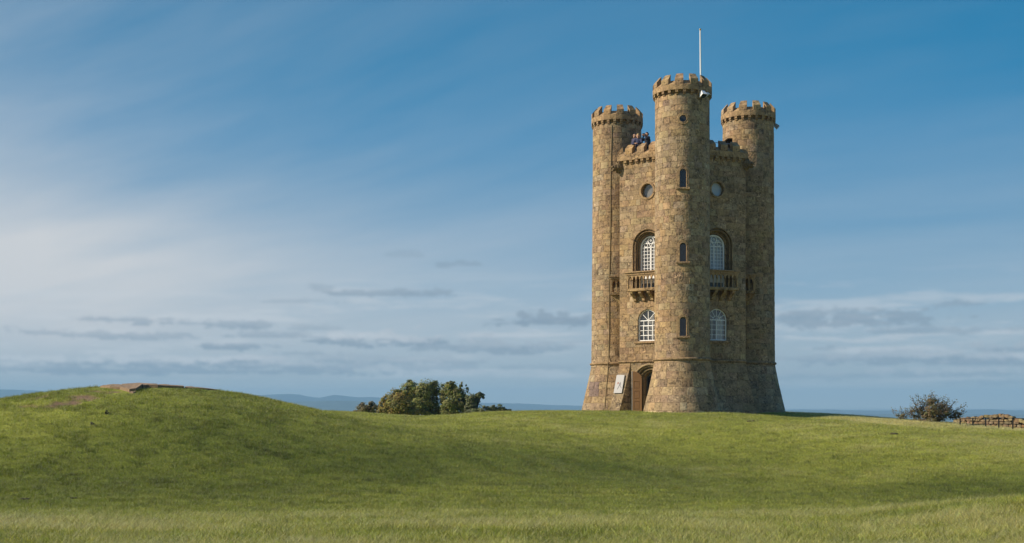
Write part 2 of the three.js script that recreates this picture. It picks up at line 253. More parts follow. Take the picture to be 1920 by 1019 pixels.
// far hills across the vale
{
  const hill = (profile, depth, foot, seed, c) => {
    const n = 240, rows = 10, s = new Soup(), P2 = [];
    for (let j = 0; j <= rows; j++) { const line = []; for (let i = 0; i <= n; i++) { const px = -700 + i / n * 3320, t = j / rows, prof = interp(profile, px) + 2.2 * fbm(px * .012, seed, 1, 4) + .9 * n3(px * .06, seed, 4); const D = depth * (1 - .22 * (1 - t)) + depth * .02 * n3(px * .01, t * 3, seed), top = (768 - prof) / F * depth, h = mix(foot, top, Math.pow(t, .9)) + (t > 0 && t < 1 ? 6 * n3(px * .02, t * 6, seed) : 0); line.push(V((px - 960) / F * depth, h, -D)); } P2.push(line); }
    for (let j = 0; j < rows; j++) for (let i = 0; i < n; i++) { const f = n3(i * .31, j * .9, seed + 2); s.col = c.map((v) => v * (1 + .8 * f)); s.fquad(P2[j][i], P2[j][i + 1], P2[j + 1][i + 1], P2[j + 1][i]); }
    // the far side
    for (let i = 0; i < n; i++) { const a = P2[rows][i], b = P2[rows][i + 1]; s.fquad(a, b, V(b.x, foot, b.z - depth * .1), V(a.x, foot, a.z - depth * .1)); }
    structure(mesh('hills', s.geo(), new THREE.MeshStandardMaterial({ color: 0xffffff, vertexColors: true, roughness: 1 })));
  };
  hill([[-700, 726], [0, 730], [60, 732], [130, 737], [300, 738], [480, 741], [545, 739], [600, 746], [628, 741], [670, 745], [720, 746], [800, 750], [950, 757], [1080, 761], [1250, 766], [1480, 768], [1640, 770], [1760, 770], [1830, 768], [1920, 770], [2600, 768]], 9000, -72, 3, [.03, .05, .055]);
  hill([[-700, 744], [0, 745], [400, 750], [520, 754], [650, 752], [760, 760], [950, 768], [1100, 771], [1480, 775], [1640, 777], [1920, 778], [2600, 776]], 6500, -72, 9, [.045, .07, .055]);
}

// a low scrap of cloud out to the left, between the sun and the hollow
{
  const r = rng(909), g = [], mid = V(0, -2, -45).addScaledVector(SUN, 900);
  for (const [x, D, rx, rz] of [[-19, 36.5, 4, .9], [-13, 37, 4.5, 1.1], [-7, 42.5, 4.5, 3.4], [-2, 48, 4, 3.8], [3.5, 53, 4.2, 3.8], [7, 50, 4, 3.8], [10, 43.5, 4.2, 3.4], [14, 40.5, 4.2, 2.4], [19, 40, 3.6, 1.8]]) for (let i = 0; i < 6; i++) {
    const q = new THREE.IcosahedronGeometry(1, 4), p = q.attributes.position, k = .22 + .22 * r(), s = r() * 90; for (let j = 0; j < p.count; j++) { const a = p.getX(j), b = p.getY(j), c = p.getZ(j), f = 1 + .35 * n3(a * 2 + s, b * 2, c * 2) + .16 * n3(a * 5 + s, b * 5, c * 5); p.setXYZ(j, a * f, b * f, c * f); }
    q.scale(rx * k, 1.6 * k + .3, rz * k); q.translate(x + (r() - .5) * 1.5 * rx, (r() - .4) * 1.5, -D + 45 + (r() - .5) * 1.5 * rz); q.computeVertexNormals(); g.push(q);
  }
  const c = mesh('cloud', merge(g), new THREE.MeshStandardMaterial({ color: new THREE.Color().setRGB(.85, .85, .86), roughness: 1 })); c.position.copy(mid); structure(c);
}
// ------------------------------------------------------------------ the tower
const tower = thing('stone_tower', 'tall folly tower of brown stone with three battlemented round turrets, on the grassy rise', 'tower', [TX, 0, TZ]);
const TURN = Math.atan2(-TX, -TZ); tower.rotation.y = TURN;
tower.updateMatrixWorld(true);
const toWorld = (p) => p.clone().applyMatrix4(tower.matrixWorld);
const APO = 3.62, STRING = 2.76, BASE = -.45;
const FLARE = .60, flare = (y) => y >= STRING ? 0 : FLARE * Math.pow(clamp((STRING - y) / 2.86, 0, 1.2), 1.12);
const frameOf = (phi) => { const n = V(Math.sin(phi), 0, Math.cos(phi)), u = V(Math.cos(phi), 0, -Math.sin(phi)); return { n, u, at: (uu, y, d) => V(n.x * (APO + d) + u.x * uu, y, n.z * (APO + d) + u.z * uu), m: new THREE.Matrix4().makeBasis(u, V(0, 1, 0), n).setPosition(n.x * APO, 0, n.z * APO) }; };
const stoneJobs = [];                               // every stone, to be ranked by how large it shows
const COURSES = (() => { const r = rng(31), c = [2.86]; while (c[c.length - 1] < 17.2) c.push(c[c.length - 1] + .27 + .12 * r()); return c; })();
const LOW = (() => { const c = [BASE]; const r = rng(8); while (c[c.length - 1] < 2.3) c.push(c[c.length - 1] + .36 + .14 * r()); c.push(2.70); return c; })();

// one block: map(s, y, d) gives the point; sL and sR are its ends as functions of y
function block(map, sL, sR, y0, y1, rows, maxStep, r, color, proud) {
  const so = new Soup(); so.col = color;
  const e = .003, c = .007, ym = (y0 + y1) / 2, cols = Math.max(1, Math.ceil((sR(ym) - sL(ym)) / maxStep));
  const jit = () => (r() - .5) * .012, uo = r() * 3, vo = r() * 3, tilt = (r() - .5) * .07, tiltY = (r() - .5) * .08;
  const G = (k, j, inset, d) => { const yy = mix(y0 + e + inset, y1 - e - inset, j / rows), a = sL(yy) + e + inset, b = Math.max(a + .002, sR(yy) - e - inset), s = mix(a, b, k / cols); return [map(s, yy, d), [(s + uo) / STONE_M, (yy + vo) / STONE_M], s, yy]; };
  const nrm = (s, y) => { const a = map(s + .02, y, 0).sub(map(s - .02, y, 0)), b = map(s, y + .02, 0).sub(map(s, y - .02, 0)); const n = a.clone().cross(b).normalize(); return n.addScaledVector(a.normalize(), tilt).addScaledVector(b.normalize(), tiltY).normalize(); };
  const f = [], N = [];
  for (let j = 0; j <= rows; j++) { f.push([]); N.push([]); for (let k = 0; k <= cols; k++) { const q = G(k, j, c, proud); f[j].push(q); N[j].push(nrm(q[2], q[3])); } }
  for (let j = 0; j < rows; j++) for (let k = 0; k < cols; k++) { const a = f[j][k], b = f[j][k + 1], cc = f[j + 1][k + 1], d = f[j + 1][k]; so.quad(a[0], b[0], cc[0], d[0], N[j][k], N[j][k + 1], N[j + 1][k + 1], N[j + 1][k], a[1], b[1], cc[1], d[1]); }
  const loop = []; for (let k = 0; k < cols; k++) loop.push([k, 0]); for (let j = 0; j < rows; j++) loop.push([cols, j]); for (let k = cols; k > 0; k--) loop.push([k, rows]); for (let j = rows; j > 0; j--) loop.push([0, j]);
  for (let i = 0; i < loop.length; i++) {
    const a = loop[i], b = loop[(i + 1) % loop.length];
    const a0 = G(a[0], a[1], c, proud), b0 = G(b[0], b[1], c, proud), a1 = G(a[0], a[1], 0, proud - .007), b1 = G(b[0], b[1], 0, proud - .007), a2 = G(a[0], a[1], 0, -.1), b2 = G(b[0], b[1], 0, -.1);
    so.fquad(a1[0], b1[0], b0[0], a0[0], a1[1], b1[1], b0[1], a0[1]); so.fquad(a2[0], b2[0], b1[0], a1[0], a2[1], b2[1], b1[1], a1[1]);
  }
  return so.geo();
}
function addStone(owner, map, sL, sR, y0, y1, rows, maxStep, r, color) {
  { const ms = (sL((y0 + y1) / 2) + sR((y0 + y1) / 2)) / 2, yy = (y0 + y1) / 2, q = map(ms, yy, 0), w = 1 + .26 * n3(q.x * .55, yy * .32, q.z * .55) + .14 * n3(q.x * 1.7, yy * 1.1, q.z * 1.7 + 4), gr = clamp(.5 + 1.1 * n3(q.x * .5 + 9, yy * .4, q.z * .5)); color = color.map((v, i) => mix(v, (color[0] * .36 + color[1] * .4 + color[2] * .24) * [1.06, 1, .82][i], .32 * gr) * w); }
  { const q = toWorld(map((sL((y0 + y1) / 2) + sR((y0 + y1) / 2)) / 2, (y0 + y1) / 2, 0)); if (Math.hypot((q.x - 5.05) / .48, (q.y - 1.28) / .62) < 1 && q.z > -80) color = ST(.165, .118, .10); } // the stained patch low on the left turret
  const g = block(map, sL, sR, y0, y1, rows, maxStep, r, color, (r() - .35) * .014);
  const ym = (y0 + y1) / 2, a = map(sL(ym), ym, 0), b = map(sR(ym), ym, 0), m = toWorld(a.clone().add(b).multiplyScalar(.5));
  const wa = toWorld(a), wb = toWorld(b), out = a.clone().add(b).multiplyScalar(.5).sub(map((sL(ym) + sR(ym)) / 2, ym, -1)).applyAxisAngle(V(0, 1, 0), TURN);
  const facing = out.dot(m.clone().negate().normalize());
  const w = Math.abs(wa.x / -wa.z - wb.x / -wb.z) * F, h = (y1 - y0) / -m.z * F;
  stoneJobs.push({ owner, g, size: facing > .05 ? w * h * clamp(facing) : 0 });
}
// a course of blocks from s0 to s1 around openings; holes: {half(y), c, y0, y1}
function course(owner, map, s0, s1, y0, y1, holes, r, o = {}) {
  const ym = (y0 + y1) / 2, hit = holes.filter((h) => y1 > h.y0 + .02 && y0 < h.y1 - .02).sort((a, b) => a.c - b.c);
  const spans = []; let left = s0, lh = null;
  for (const h of hit) { spans.push([left, h.c, lh, h]); left = h.c; lh = h; } spans.push([left, s1, lh, null]);
  for (const [a, b, ha, hb] of spans) {
    const A = ha ? ha.c + ha.half(ym) : a, B = hb ? hb.c - hb.half(ym) : b; if (B - A < .06) continue;
    const n = Math.max(1, Math.round((B - A) / ((o.len ?? .5) * (.6 + .8 * r())))); let cuts = [A]; for (let i = 1; i < n; i++) cuts.push(A + (B - A) * (i + (r() - .5) * .75) / n); cuts.push(B);
    for (let i = 0; i < n; i++) {
      const l = cuts[i], rr = cuts[i + 1], eL = i === 0, eR = i === n - 1;
      const sL = eL && ha ? (y) => ha.c + ha.half(y) : eL && o.left ? o.left : () => l, sR = eR && hb ? (y) => hb.c - hb.half(y) : eR && o.right ? o.right : () => rr;
      addStone(owner, map, sL, sR, y0, y1, (eL && ha) || (eR && hb) || (o.rows ?? 1) > 1 ? Math.max(o.rows ?? 1, 4) : 1, o.step ?? 9, r, stoneTint(r, o.grey ? o.grey(y0) : 0));
    }
  }
}
const archHole = (c, half, y0, spring, rise, grow = 0) => ({ c, y0: y0 - grow, y1: spring + rise + grow, half: (y) => y < y0 - grow ? 0 : y <= spring ? half + grow : y < spring + rise + grow ? (half + grow) * Math.sqrt(Math.max(0, 1 - Math.pow((y - spring) / (rise + grow), 2))) : 0 });
const archPts = (c, half, y0, spring, rise, n = 24) => { const p = [[c - half, y0], [c + half, y0]]; for (let i = 0; i <= n; i++) { const t = i / n * Math.PI; p.push([c + half * Math.cos(t), spring + rise * Math.sin(t)]); } return p; };
const circPts = (c, y, r, n = 32) => { const p = []; for (let i = 0; i < n; i++) { const t = i / n * 2 * Math.PI; p.push([c + r * Math.cos(t), y + r * Math.sin(t)]); } return p; };
const shapeOf = (pts, holes = []) => { const s = new THREE.Shape(pts.map((p) => new THREE.Vector2(...p))); for (const h of holes) s.holes.push(new THREE.Path(h.map((p) => new THREE.Vector2(...p)))); return s; };
const slab = (pts, holes, d0, d1, bevel = 0) => { const g = new THREE.ExtrudeGeometry(shapeOf(pts, holes), { depth: d1 - d0 - 2 * bevel, bevelEnabled: bevel > 0, bevelSize: bevel, bevelThickness: bevel, bevelSegments: 1, bevelOffset: -bevel, curveSegments: 1 }); g.translate(0, 0, d0 + bevel); return g; };
const stoneGeo = (g, color) => tint(boxUV(g, STONE_M), color);
const put = (g, m) => g.applyMatrix4(m);

// swept profile: profile points [d, y] along s; at(s, d, y)
function sweep(profile, ss, at, color, closed = true, caps = true) {
  const so = new Soup(); so.col = color; const n = profile.length, m = closed ? n : n - 1; let run = 0;
  for (let e = 0; e < m; e++) {
    const [d0, y0] = profile[e], [d1, y1] = profile[(e + 1) % n], len = Math.hypot(d1 - d0, y1 - y0); if (len < 1e-6) continue;
    for (let i = 0; i + 1 < ss.length; i++) {
      const a = at(ss[i], d0, y0), b = at(ss[i + 1], d0, y0), c = at(ss[i + 1], d1, y1), d = at(ss[i], d1, y1);
      const nn = (s, dd, yy) => { const t = at(s + .004, dd, yy).sub(at(s - .004, dd, yy)), k = at(s, d1, y1).sub(at(s, d0, y0)); return t.cross(k).normalize(); };
      const ua = a.distanceTo(b), uu = [i * ua / STONE_M, (i + 1) * ua / STONE_M], v0 = run / STONE_M, v1 = (run + len) / STONE_M;
      const na = nn(ss[i], d0, y0), nb = nn(ss[i + 1], d0, y0);
      so.quad(a, b, c, d, na, nb, nb, na, [uu[0], v0], [uu[1], v0], [uu[1], v1], [uu[0], v1]);
    }
    run += len;
  }
  if (caps && closed) for (const s of [ss[0], ss[ss.length - 1]]) for (let i = 1; i + 1 < n; i++) so.ftri(at(s, ...profile[0]), at(s, ...profile[i]), at(s, ...profile[i + 1]), ...[profile[0], profile[i], profile[i + 1]].map((p) => [p[0] / STONE_M, p[1] / STONE_M]));
  return so.geo();
}
const lin2 = (a, b, n) => Array.from({ length: n + 1 }, (_, i) => a + (b - a) * i / n);

// ---- round turrets
const PB = 17.57, CB = 17.27, SILL = 17.87, MER = 18.2; // parapet underside, corbel foot, embrasure sill, merlon face
function turret(az, r0, r1, rp, k0, seed, slits, gap) {
  const t = sub('turret', tower), cx = Math.sin(az) * 4.6, cz = Math.cos(az) * 4.6, r = rng(seed);
  const rad = (y) => (y >= STRING ? mix(r0, r1, clamp((y - STRING) / 14.5)) : r0 + flare(y) * 1.04);
  // angle 0 faces the viewer's side of the tower
  const at = (a, d, y) => V(cx + Math.sin(a) * d, y, cz + Math.cos(a) * d);
  const core = []; for (const y of [BASE, .2, .8, 1.4, 2, 2.4, STRING, 6, 10, 14, PB]) core.push([rad(y) - .09, y]);
  if (!gap) mesh('core', sweep(core, lin2(0, 2 * Math.PI, 48), at, MORTAR, false, false), stoneMat, t);
  else { const row = (y) => [rad(y) - .09, y]; mesh('core', merge([sweep([...core.filter((q) => q[1] < gap.y0), row(gap.y0)], lin2(0, 2 * Math.PI, 48), at, MORTAR, false, false), sweep([row(gap.y0), row(gap.y1)], lin2(gap.a1, gap.a0 + 2 * Math.PI, 42), at, MORTAR, false, false), sweep([row(gap.y1), row(PB)], lin2(0, 2 * Math.PI, 48), at, MORTAR, false, false)]), stoneMat, t); }
  const rr = 1.55, map = (s, y, d) => at(s / rr, rad(y) + d, y);
  const holes = [];
  for (const s of slits) holes.push(s.round ? { c: s.a * rr, y0: s.y - s.r, y1: s.y + s.r, half: (y) => Math.sqrt(Math.max(0, s.r * s.r - (y - s.y) ** 2)) } : archHole(s.a * rr, s.half, s.y0, s.spring, s.half));
  if (gap) { const h = (gap.a1 - gap.a0) / 2 * rr; holes.push({ c: (gap.a0 + gap.a1) / 2 * rr, y0: gap.y0, y1: gap.y1, half: (y) => y > gap.y1 || y < gap.y0 - .2 ? 0 : h }); }
  const wrap = 2 * Math.PI * rr;
  const grey = (y) => y > 14 ? .18 : y < 1 ? .14 : 0;
  for (let i = 0; i + 1 < COURSES.length && COURSES[i] < PB - .1; i++) { const o = r() * .6; course(t, map, -wrap / 2 + o, wrap / 2 + o, COURSES[i], Math.min(COURSES[i + 1], PB - .02), holes, r, { len: .5, step: .2, grey }); }
  for (let i = 0; i + 1 < LOW.length; i++) { const o = r() * .6; course(t, map, -wrap / 2 + o, wrap / 2 + o, LOW[i], LOW[i + 1], [], r, { len: .62, step: .2, rows: 2, grey }); }
  // string course
  const rs = rad(STRING); const roll = lin2(-Math.PI / 2, Math.PI / 2, 6).map((q) => [rs + .0 + .105 * Math.cos(q), STRING + .02 + .085 * Math.sin(q)]);
  mesh('string_course', sweep([[rs - .08, STRING - .065], ...roll, [rs - .08, STRING + .105]], lin2(0, 2 * Math.PI, 48), at, BUFF.map((x) => x * .85), true, false), stoneMat, t);
  // corbels
  const rt = rad(PB);
  const cw = .075 / rp, cor = [[rt - .05, CB + .05], [rt + .045, CB + .05], [rt + .06, CB + .075], [rt + .06, CB + .15], [rp - .02, CB + .15], [rp - .005, CB + .17], [rp - .005, PB - .002], [rt - .05, PB - .002]];
  for (let i = 0; i < 24; i++) { const a = (i + .5 + k0) * Math.PI / 12; mesh('corbel', sweep(cor, [a - cw, a, a + cw], at, stoneTint(r).map((x) => x * .95)), stoneMat, t); }
  // parapet with weathered sills, then merlons
  const ri = rp - .30;
  mesh('parapet', sweep([[rt - .06, PB], [rp - .012, PB], [rp, PB + .012], [rp, SILL], [ri, SILL + .27], [ri, PB - .6], [rt - .2, PB - .6]], lin2(0, 2 * Math.PI, 72), at, BUFF, true, false), stoneMat, t);
  for (let i = 0; i < 12; i++) {
    const a = (i + k0) * Math.PI / 6, hw = (8 + (r() - .5) * .7) * Math.PI / 180, up = (r() - .5) * .04, e = .004;
    mesh('merlon', sweep([[rp - e, SILL + .004], [rp - e, MER + up - .015], [rp - .02, MER + up], [ri + e, MER + .31 + up], [ri + e, SILL + .272]], lin2(a - hw, a + hw, 4), at, stoneTint(r)), stoneMat, t);
  }
  mesh('turret_roof', sweep([[0.01, PB - .35], [ri + .02, PB - .35]], lin2(0, 2 * Math.PI, 24), at, MORTAR, false, false), stoneMat, t);
  // slit windows and round lights
  for (const s of slits) {
    const w = sub('window', t), fr = BUFF.map((x) => x * .93), a0 = s.a;
    const bend = (g) => { const p = g.attributes.position; for (let i = 0; i < p.count; i++) { const y = p.getY(i), q = at(a0 + p.getX(i) / rad(s.y ?? s.y0), rad(y) + p.getZ(i), y); p.setXYZ(i, q.x, q.y, q.z); } g.computeVertexNormals(); return g; };
    if (s.round) {
      mesh('surround', bend(stoneGeo(slab(circPts(0, s.y, s.r + .02), [circPts(0, s.y, .185)], -.09, .045, .012), fr)), stoneMat, w);
      mesh('pane', bend(flat(slab(circPts(0, s.y, .2), [], -.085, -.07))), darkGlass, w); continue;
    }
    mesh('surround', bend(stoneGeo(slab([[-s.half, s.y0], [s.half, s.y0], ...archPts(0, s.half, s.y0, s.spring, s.half).slice(2)], [archPts(0, .178, s.y0 + .08, s.spring, .178, 12)], -.09, .04, .012), fr)), stoneMat, w);
    mesh('pane', bend(flat(slab(archPts(0, .19, s.y0 + .06, s.spring, .19, 12), [], -.085, -.07))), darkGlass, w);
    mesh('sill', bend(stoneGeo(slab([[-.36, s.y0 - .04], [.36, s.y0 - .04], [.36, s.y0 + .075], [-.36, s.y0 + .075]], [], -.05, .12, .015), fr)), stoneMat, w);
  }
  return t;
}
const slit = (a, y0, y1) => ({ a, half: .335, y0: y0 - .08, spring: y1 - .17 });
turret(0, 1.545, 1.515, 1.65, .8, 101, [slit(.03, 12.20, 13.20), slit(.03, 8.12, 9.14), slit(.03, 4.03, 5.06), { a: .03, round: true, y: 15.98, r: .31 }]);
turret(-2 * Math.PI / 3, 1.585, 1.49, 1.585, .33, 202, []);
turret(2 * Math.PI / 3, 1.60, 1.535, 1.645, .53, 303, [], { a0: -1.22, a1: -.70, y0: 14.0, y1: 16.36 });

// ---- walls between
const WPB = 14.44, WCB = 14.16, WSILL = 14.76, WMER = 15.12, ROOF = 14.15;
function windowIn(parent, f, pts, d, frameW, barGeos, panes = true) {
  const w = sub('window', parent);
  mesh('frame', put(slab(pts.outer, [pts.inner], d, d + .07, .008), f.m), white, w);
  if (panes) mesh('pane', put(slab(pts.inner, [], d + .015, d + .019), f.m), glassMat, w);
  if (barGeos.length) mesh('glazing_bars', put(merge(barGeos), f.m), white, w);
  return w;
}
function wall(phi, opt) {
  const f = frameOf(phi), w = sub('wall', tower), r = rng(opt.seed), s = opt.side || 1, c = .22 * s;
  const HALF = APO * Math.tan(Math.PI / 6), at = (u, d, y) => f.at(u, y, d);
  // openings
  const holesA = [], holesB = [], holesC = [], jobs = [];
  const ac = c, dc = -.06;
  if (opt.windows) {
    for (const [list, half, rise] of [[holesA, .97, .96], [holesB, .82, .80], [holesC, .68, .66]]) list.push(archPts(ac, half, 6.9, 9.40, rise));
    for (const list of [holesA, holesB, holesC]) { list.push(archPts(c, .64, 3.93, 5.11, .64)); list.push(circPts(c * .95, 12.57, .41)); }
    jobs.push(archHole(ac, .97, 6.9, 9.40, .96), archHole(c, .64, 3.93, 5.11, .64), { c: c * .95, y0: 12.57 - .52, y1: 12.57 + .52, half: (y) => Math.sqrt(Math.max(0, .52 ** 2 - (y - 12.57) ** 2)) });
  }
  if (opt.door) { for (const [list, half, sp, rise] of [[holesA, .98, 1.78, .78], [holesB, .80, 1.76, .64], [holesC, .56, 1.74, .44]]) list.push(archPts(dc, half, BASE + .05, sp, rise)); jobs.push(archHole(dc, .98, BASE, 1.78, .78)); }
  const full = [[-HALF + .06, BASE], [HALF - .06, BASE], [HALF - .06, WPB], [-HALF + .06, WPB]];
  const g = [slab(full, holesA, -.20, -.075), slab(full.map(([a, b]) => [a * .99, b]), holesB, -.33, -.201), slab(full.map(([a, b]) => [a * .975, b]), holesC, -.62, -.331)];
  mesh('core', put(stoneGeo(merge(g), MORTAR), f.m), stoneMat, w);
  // stones
  const mapU = (ss, y, d) => f.at(ss, y, d);
  for (let i = 0; i + 1 < COURSES.length && COURSES[i] < WPB; i++) course(w, mapU, -HALF, HALF, COURSES[i], Math.min(COURSES[i + 1], WPB), jobs, r, { len: .52, grey: (y) => y > 11 ? .1 : 0 });
  const cheek = opt.door ? -1.33 : null;
  const mapF = (ss, y, d) => f.at(ss, y, d + flare(y)), edge = (y) => (APO + flare(y)) * Math.tan(Math.PI / 6);
  for (let i = 0; i + 1 < LOW.length; i++) {
    if (cheek === null) course(w, mapF, -edge((LOW[i] + LOW[i + 1]) / 2), edge((LOW[i] + LOW[i + 1]) / 2), LOW[i], LOW[i + 1], [], r, { len: .7, rows: 2, left: (y) => -edge(y), right: edge });
    else { course(w, mapF, -edge((LOW[i] + LOW[i + 1]) / 2), cheek - .66 * flare((LOW[i] + LOW[i + 1]) / 2), LOW[i], LOW[i + 1], [], r, { len: .6, rows: 2, left: (y) => -edge(y), right: (y) => cheek - .66 * flare(y) + .008 });
      course(w, mapU, cheek + .01, HALF, LOW[i], LOW[i + 1], jobs.filter((h) => h.y0 < 0), r, { len: .5 }); }
  }
  { // the sloping foot behind those stones, and the splayed cheek beside the door
    const so = new Soup(); so.col = MORTAR; const ys = lin2(BASE, STRING, 12);
    for (let i = 0; i < 12; i++) { const [a, b] = [ys[i], ys[i + 1]], R = (y) => cheek === null ? edge(y) : cheek - .66 * flare(y), d = (y) => flare(y) - .075; so.fquad(f.at(-edge(a), a, d(a)), f.at(R(a), a, d(a)), f.at(R(b), b, d(b)), f.at(-edge(b), b, d(b))); }
    mesh('sloping_foot', so.geo(), stoneMat, w);
    if (cheek !== null) for (let i = 0; i + 1 < LOW.length; i++) { const sc = new Soup(), r2 = LOW[i], q = LOW[i + 1]; sc.col = stoneTint(r).map((x) => x * .9); const uv = (y, k) => [(k * .7 + i * .37) / STONE_M, y / STONE_M]; const A = (y, k) => f.at(cheek - .66 * flare(y) * k, y, (flare(y) + .004) * k - .03 * (1 - k)); sc.fquad(A(r2 + .012, 1), A(r2 + .012, 0), A(q - .012, 0), A(q - .012, 1), uv(r2, 1), uv(r2, 0), uv(q, 0), uv(q, 1)); mesh('cheek_stone', sc.geo(), stoneMat, w); }
  }
  // string course
  const roll = lin2(-Math.PI / 2, Math.PI / 2, 6).map((q) => [.10 * Math.cos(q), STRING + .01 + .08 * Math.sin(q)]);
  mesh('string_course', sweep([[-.07, STRING - .07], ...roll, [-.07, STRING + .09]], [-HALF - .04, 0, HALF + .04], at, BUFF.map((x) => x * .85)), stoneMat, w);
  // corbels, parapet, merlons
  const OV = .15, end = (APO + OV) * Math.tan(Math.PI / 6);
  const cor = [[-.05, WCB + .05], [.05, WCB + .05], [.065, WCB + .075], [.065, WCB + .14], [OV - .02, WCB + .14], [OV - .008, WCB + .16], [OV - .008, WPB - .002], [-.05, WPB - .002]];
  for (let i = 0; i < 10; i++) { const u = s * (-1.80 + i * .383); mesh('corbel', sweep(cor, [u - .085, u + .085], at, stoneTint(r).map((x) => x * .95)), stoneMat, w); }
  mesh('parapet', sweep([[-.06, WPB], [OV - .012, WPB], [OV, WPB + .012], [OV, WSILL], [OV - .32, WSILL + .26], [OV - .32, ROOF - .1], [-.1, ROOF - .1]], [-end, 0, end], at, BUFF), stoneMat, w);
  for (let i = 0; i < 6; i++) {
    const u = s * (-1.815 + i * .80), a = i === 0 ? [s * -end, u + s * .24] : [u - s * .235, u + s * .235], up = (r() - .5) * .04, e = .004; if (Math.abs(u) > end) continue;
    mesh('merlon', sweep([[OV - e, WSILL + .004], [OV - e, WMER + up - .015], [OV - .02, WMER + up], [OV - .32 + e, WMER + .27 + up], [OV - .32 + e, WSILL + .262]], [Math.min(...a), Math.max(...a)], at, stoneTint(r)), stoneMat, w);
  }
  if (opt.windows) {
    // lower window: round-headed, with a fan of bars
    { const b = [], y0 = 3.93, sp = 5.11, h = .64, fw = .06; const box = (x0, y0_, x1, y1_, t = .028) => b.push(bar(V(c + x0, y0_, -.135), V(c + x1, y1_, -.135), t, .03));
      for (const k of [-.5, 0, .5]) box(k * (h - .04) * 1.0, y0 + .05, k * (h - .04), sp, k === 0 ? .035 : .03); for (let k = 0; k < 4; k++) box(-h + .05, y0 + .05 + k * (sp - y0 - .05) / 4 + (k === 0 ? .005 : 0), h - .05, y0 + .05 + k * (sp - y0 - .05) / 4 + (k === 0 ? .005 : 0), k === 0 ? .02 : .03); box(-h + .05, sp, h - .05, sp, .05);
      for (const a of (opt.door ? [45, 90, 135] : [30, 60, 90, 120, 150])) { const q = a * Math.PI / 180, i0 = opt.door ? 0 : .22; box(i0 * Math.cos(q), sp + i0 * Math.sin(q), (h - .03) * Math.cos(q), sp + (h - .03) * Math.sin(q), .03); }
      if (!opt.door) b.push(slab(archPts(c, .24, sp, sp, .24), [archPts(c, .21, sp + .01, sp + .01, .2)], -.15, -.12));
      if (opt.door) b.push(slab([[c - .33, 4.24], [c + .33, 4.24], [c + .33, 4.83], [c - .33, 4.83]], [[[c - .285, 4.285], [c + .285, 4.285], [c + .285, 4.785], [c - .285, 4.785]]], -.15, -.10));
      const win = windowIn(w, f, { outer: archPts(c, h + .01, y0 - .01, sp, h + .01), inner: archPts(c, h - fw, y0 + fw, sp, h - fw) }, -.17, fw, b);
      if (opt.door) mesh('blind', put(slab(archPts(c, h + .05, y0 - .05, sp, h + .05), [], -.40, -.38), f.m), curtainMat, win);
      else { mesh('curtain', put(slab(archPts(c + .38, .28, y0 - .05, sp, .28), [], -.42, -.40), f.m), paleMat, win); }
      mesh('sill', put(stoneGeo(slab([[c - .84, y0 - .13], [c + .84, y0 - .13], [c + .84, y0 - .012], [c - .84, y0 - .012]], [], -.1, .09, .012), BUFF), f.m), stoneMat, win);
    }
    // tall balcony window in its moulded niche
    { const b = [], h = .66, y0 = 6.9, sp = 9.35, d = -.45, x = (x0, y0_, x1, y1_, t = .03) => b.push(bar(V(ac + x0, y0_, d + .035), V(ac + x1, y1_, d + .035), t, .035));
      x(0, y0 + .05, 0, sp + .02, .075); for (const k of [-.44, -.22, .22, .44]) x(k, 7.72, k, sp, .026); for (let k = 0; k <= 8; k++) x(-h + .05, 7.75 + k * .2, h - .05, 7.75 + k * .2, k === 8 ? .05 : .026);
      for (const q of [-1, 1]) b.push(slab(archPts(ac + q * .305, .30, sp, sp, .30, 14), [archPts(ac + q * .305, .265, sp + .01, sp + .01, .25, 14)], d + .02, d + .06));
      b.push(slab(circPts(ac, sp + .40, .20, 24), [circPts(ac, sp + .40, .165, 24)], d + .02, d + .06)); b.push(slab(circPts(ac, sp + .40, .075, 4), [circPts(ac, sp + .40, .045, 4)], d + .02, d + .06));
      for (const q of [-1, 1]) { b.push(slab(circPts(ac + q * .32, sp + .14, .12, 18), [circPts(ac + q * .32, sp + .14, .09, 18)], d + .02, d + .055)); x(q * .17, sp + .33, q * .45, sp + .40, .025); }
      const win = windowIn(w, f, { outer: archPts(ac, h + .03, y0, sp, h), inner: archPts(ac, h - .07, y0 + .07, sp, h - .07) }, d, .07, b);
      mesh('white_panel', put(slab([[ac - h + .06, 7.28], [ac + h - .06, 7.28], [ac + h - .06, 7.74], [ac - h + .06, 7.74]], [], d + .022, d + .05), f.m), white, win);
      mesh('grey_panel', put(slab([[ac - h + .06, 6.95], [ac + h - .06, 6.95], [ac + h - .06, 7.279], [ac - h + .06, 7.279]], [], d + .022, d + .045), f.m), new THREE.MeshStandardMaterial({ color: new THREE.Color().setRGB(.14, .15, .16), roughness: .6 }), win);
      mesh('blind', put(slab(archPts(ac, h, y0, sp, h), [], d - .18, d - .16), f.m), opt.door ? curtainMat : paleMat, win);
      // mouldings round the niche
      const am = sub('niche_moulding', w); const prof = (half, rise, rr, dd, cc) => { const pts = [[ac - half, 6.95], [ac - half, 9.40], ...lin2(Math.PI, 0, 20).slice(1, -1).map((t) => [ac + half * Math.cos(t), 9.40 + rise * Math.sin(t)]), [ac + half, 9.40], [ac + half, 6.95]].map(([u, y]) => f.at(u, y, dd)); return tint(boxUV(tube(pts, rr, 8), STONE_M), cc); };
      mesh('moulding', prof(.975, .965, .035, .0, BUFF), stoneMat, am); mesh('moulding', prof(.86, .845, .04, -.09, BUFF), stoneMat, am); mesh('moulding', prof(.71, .69, .035, -.33, BUFF), stoneMat, am);
    }
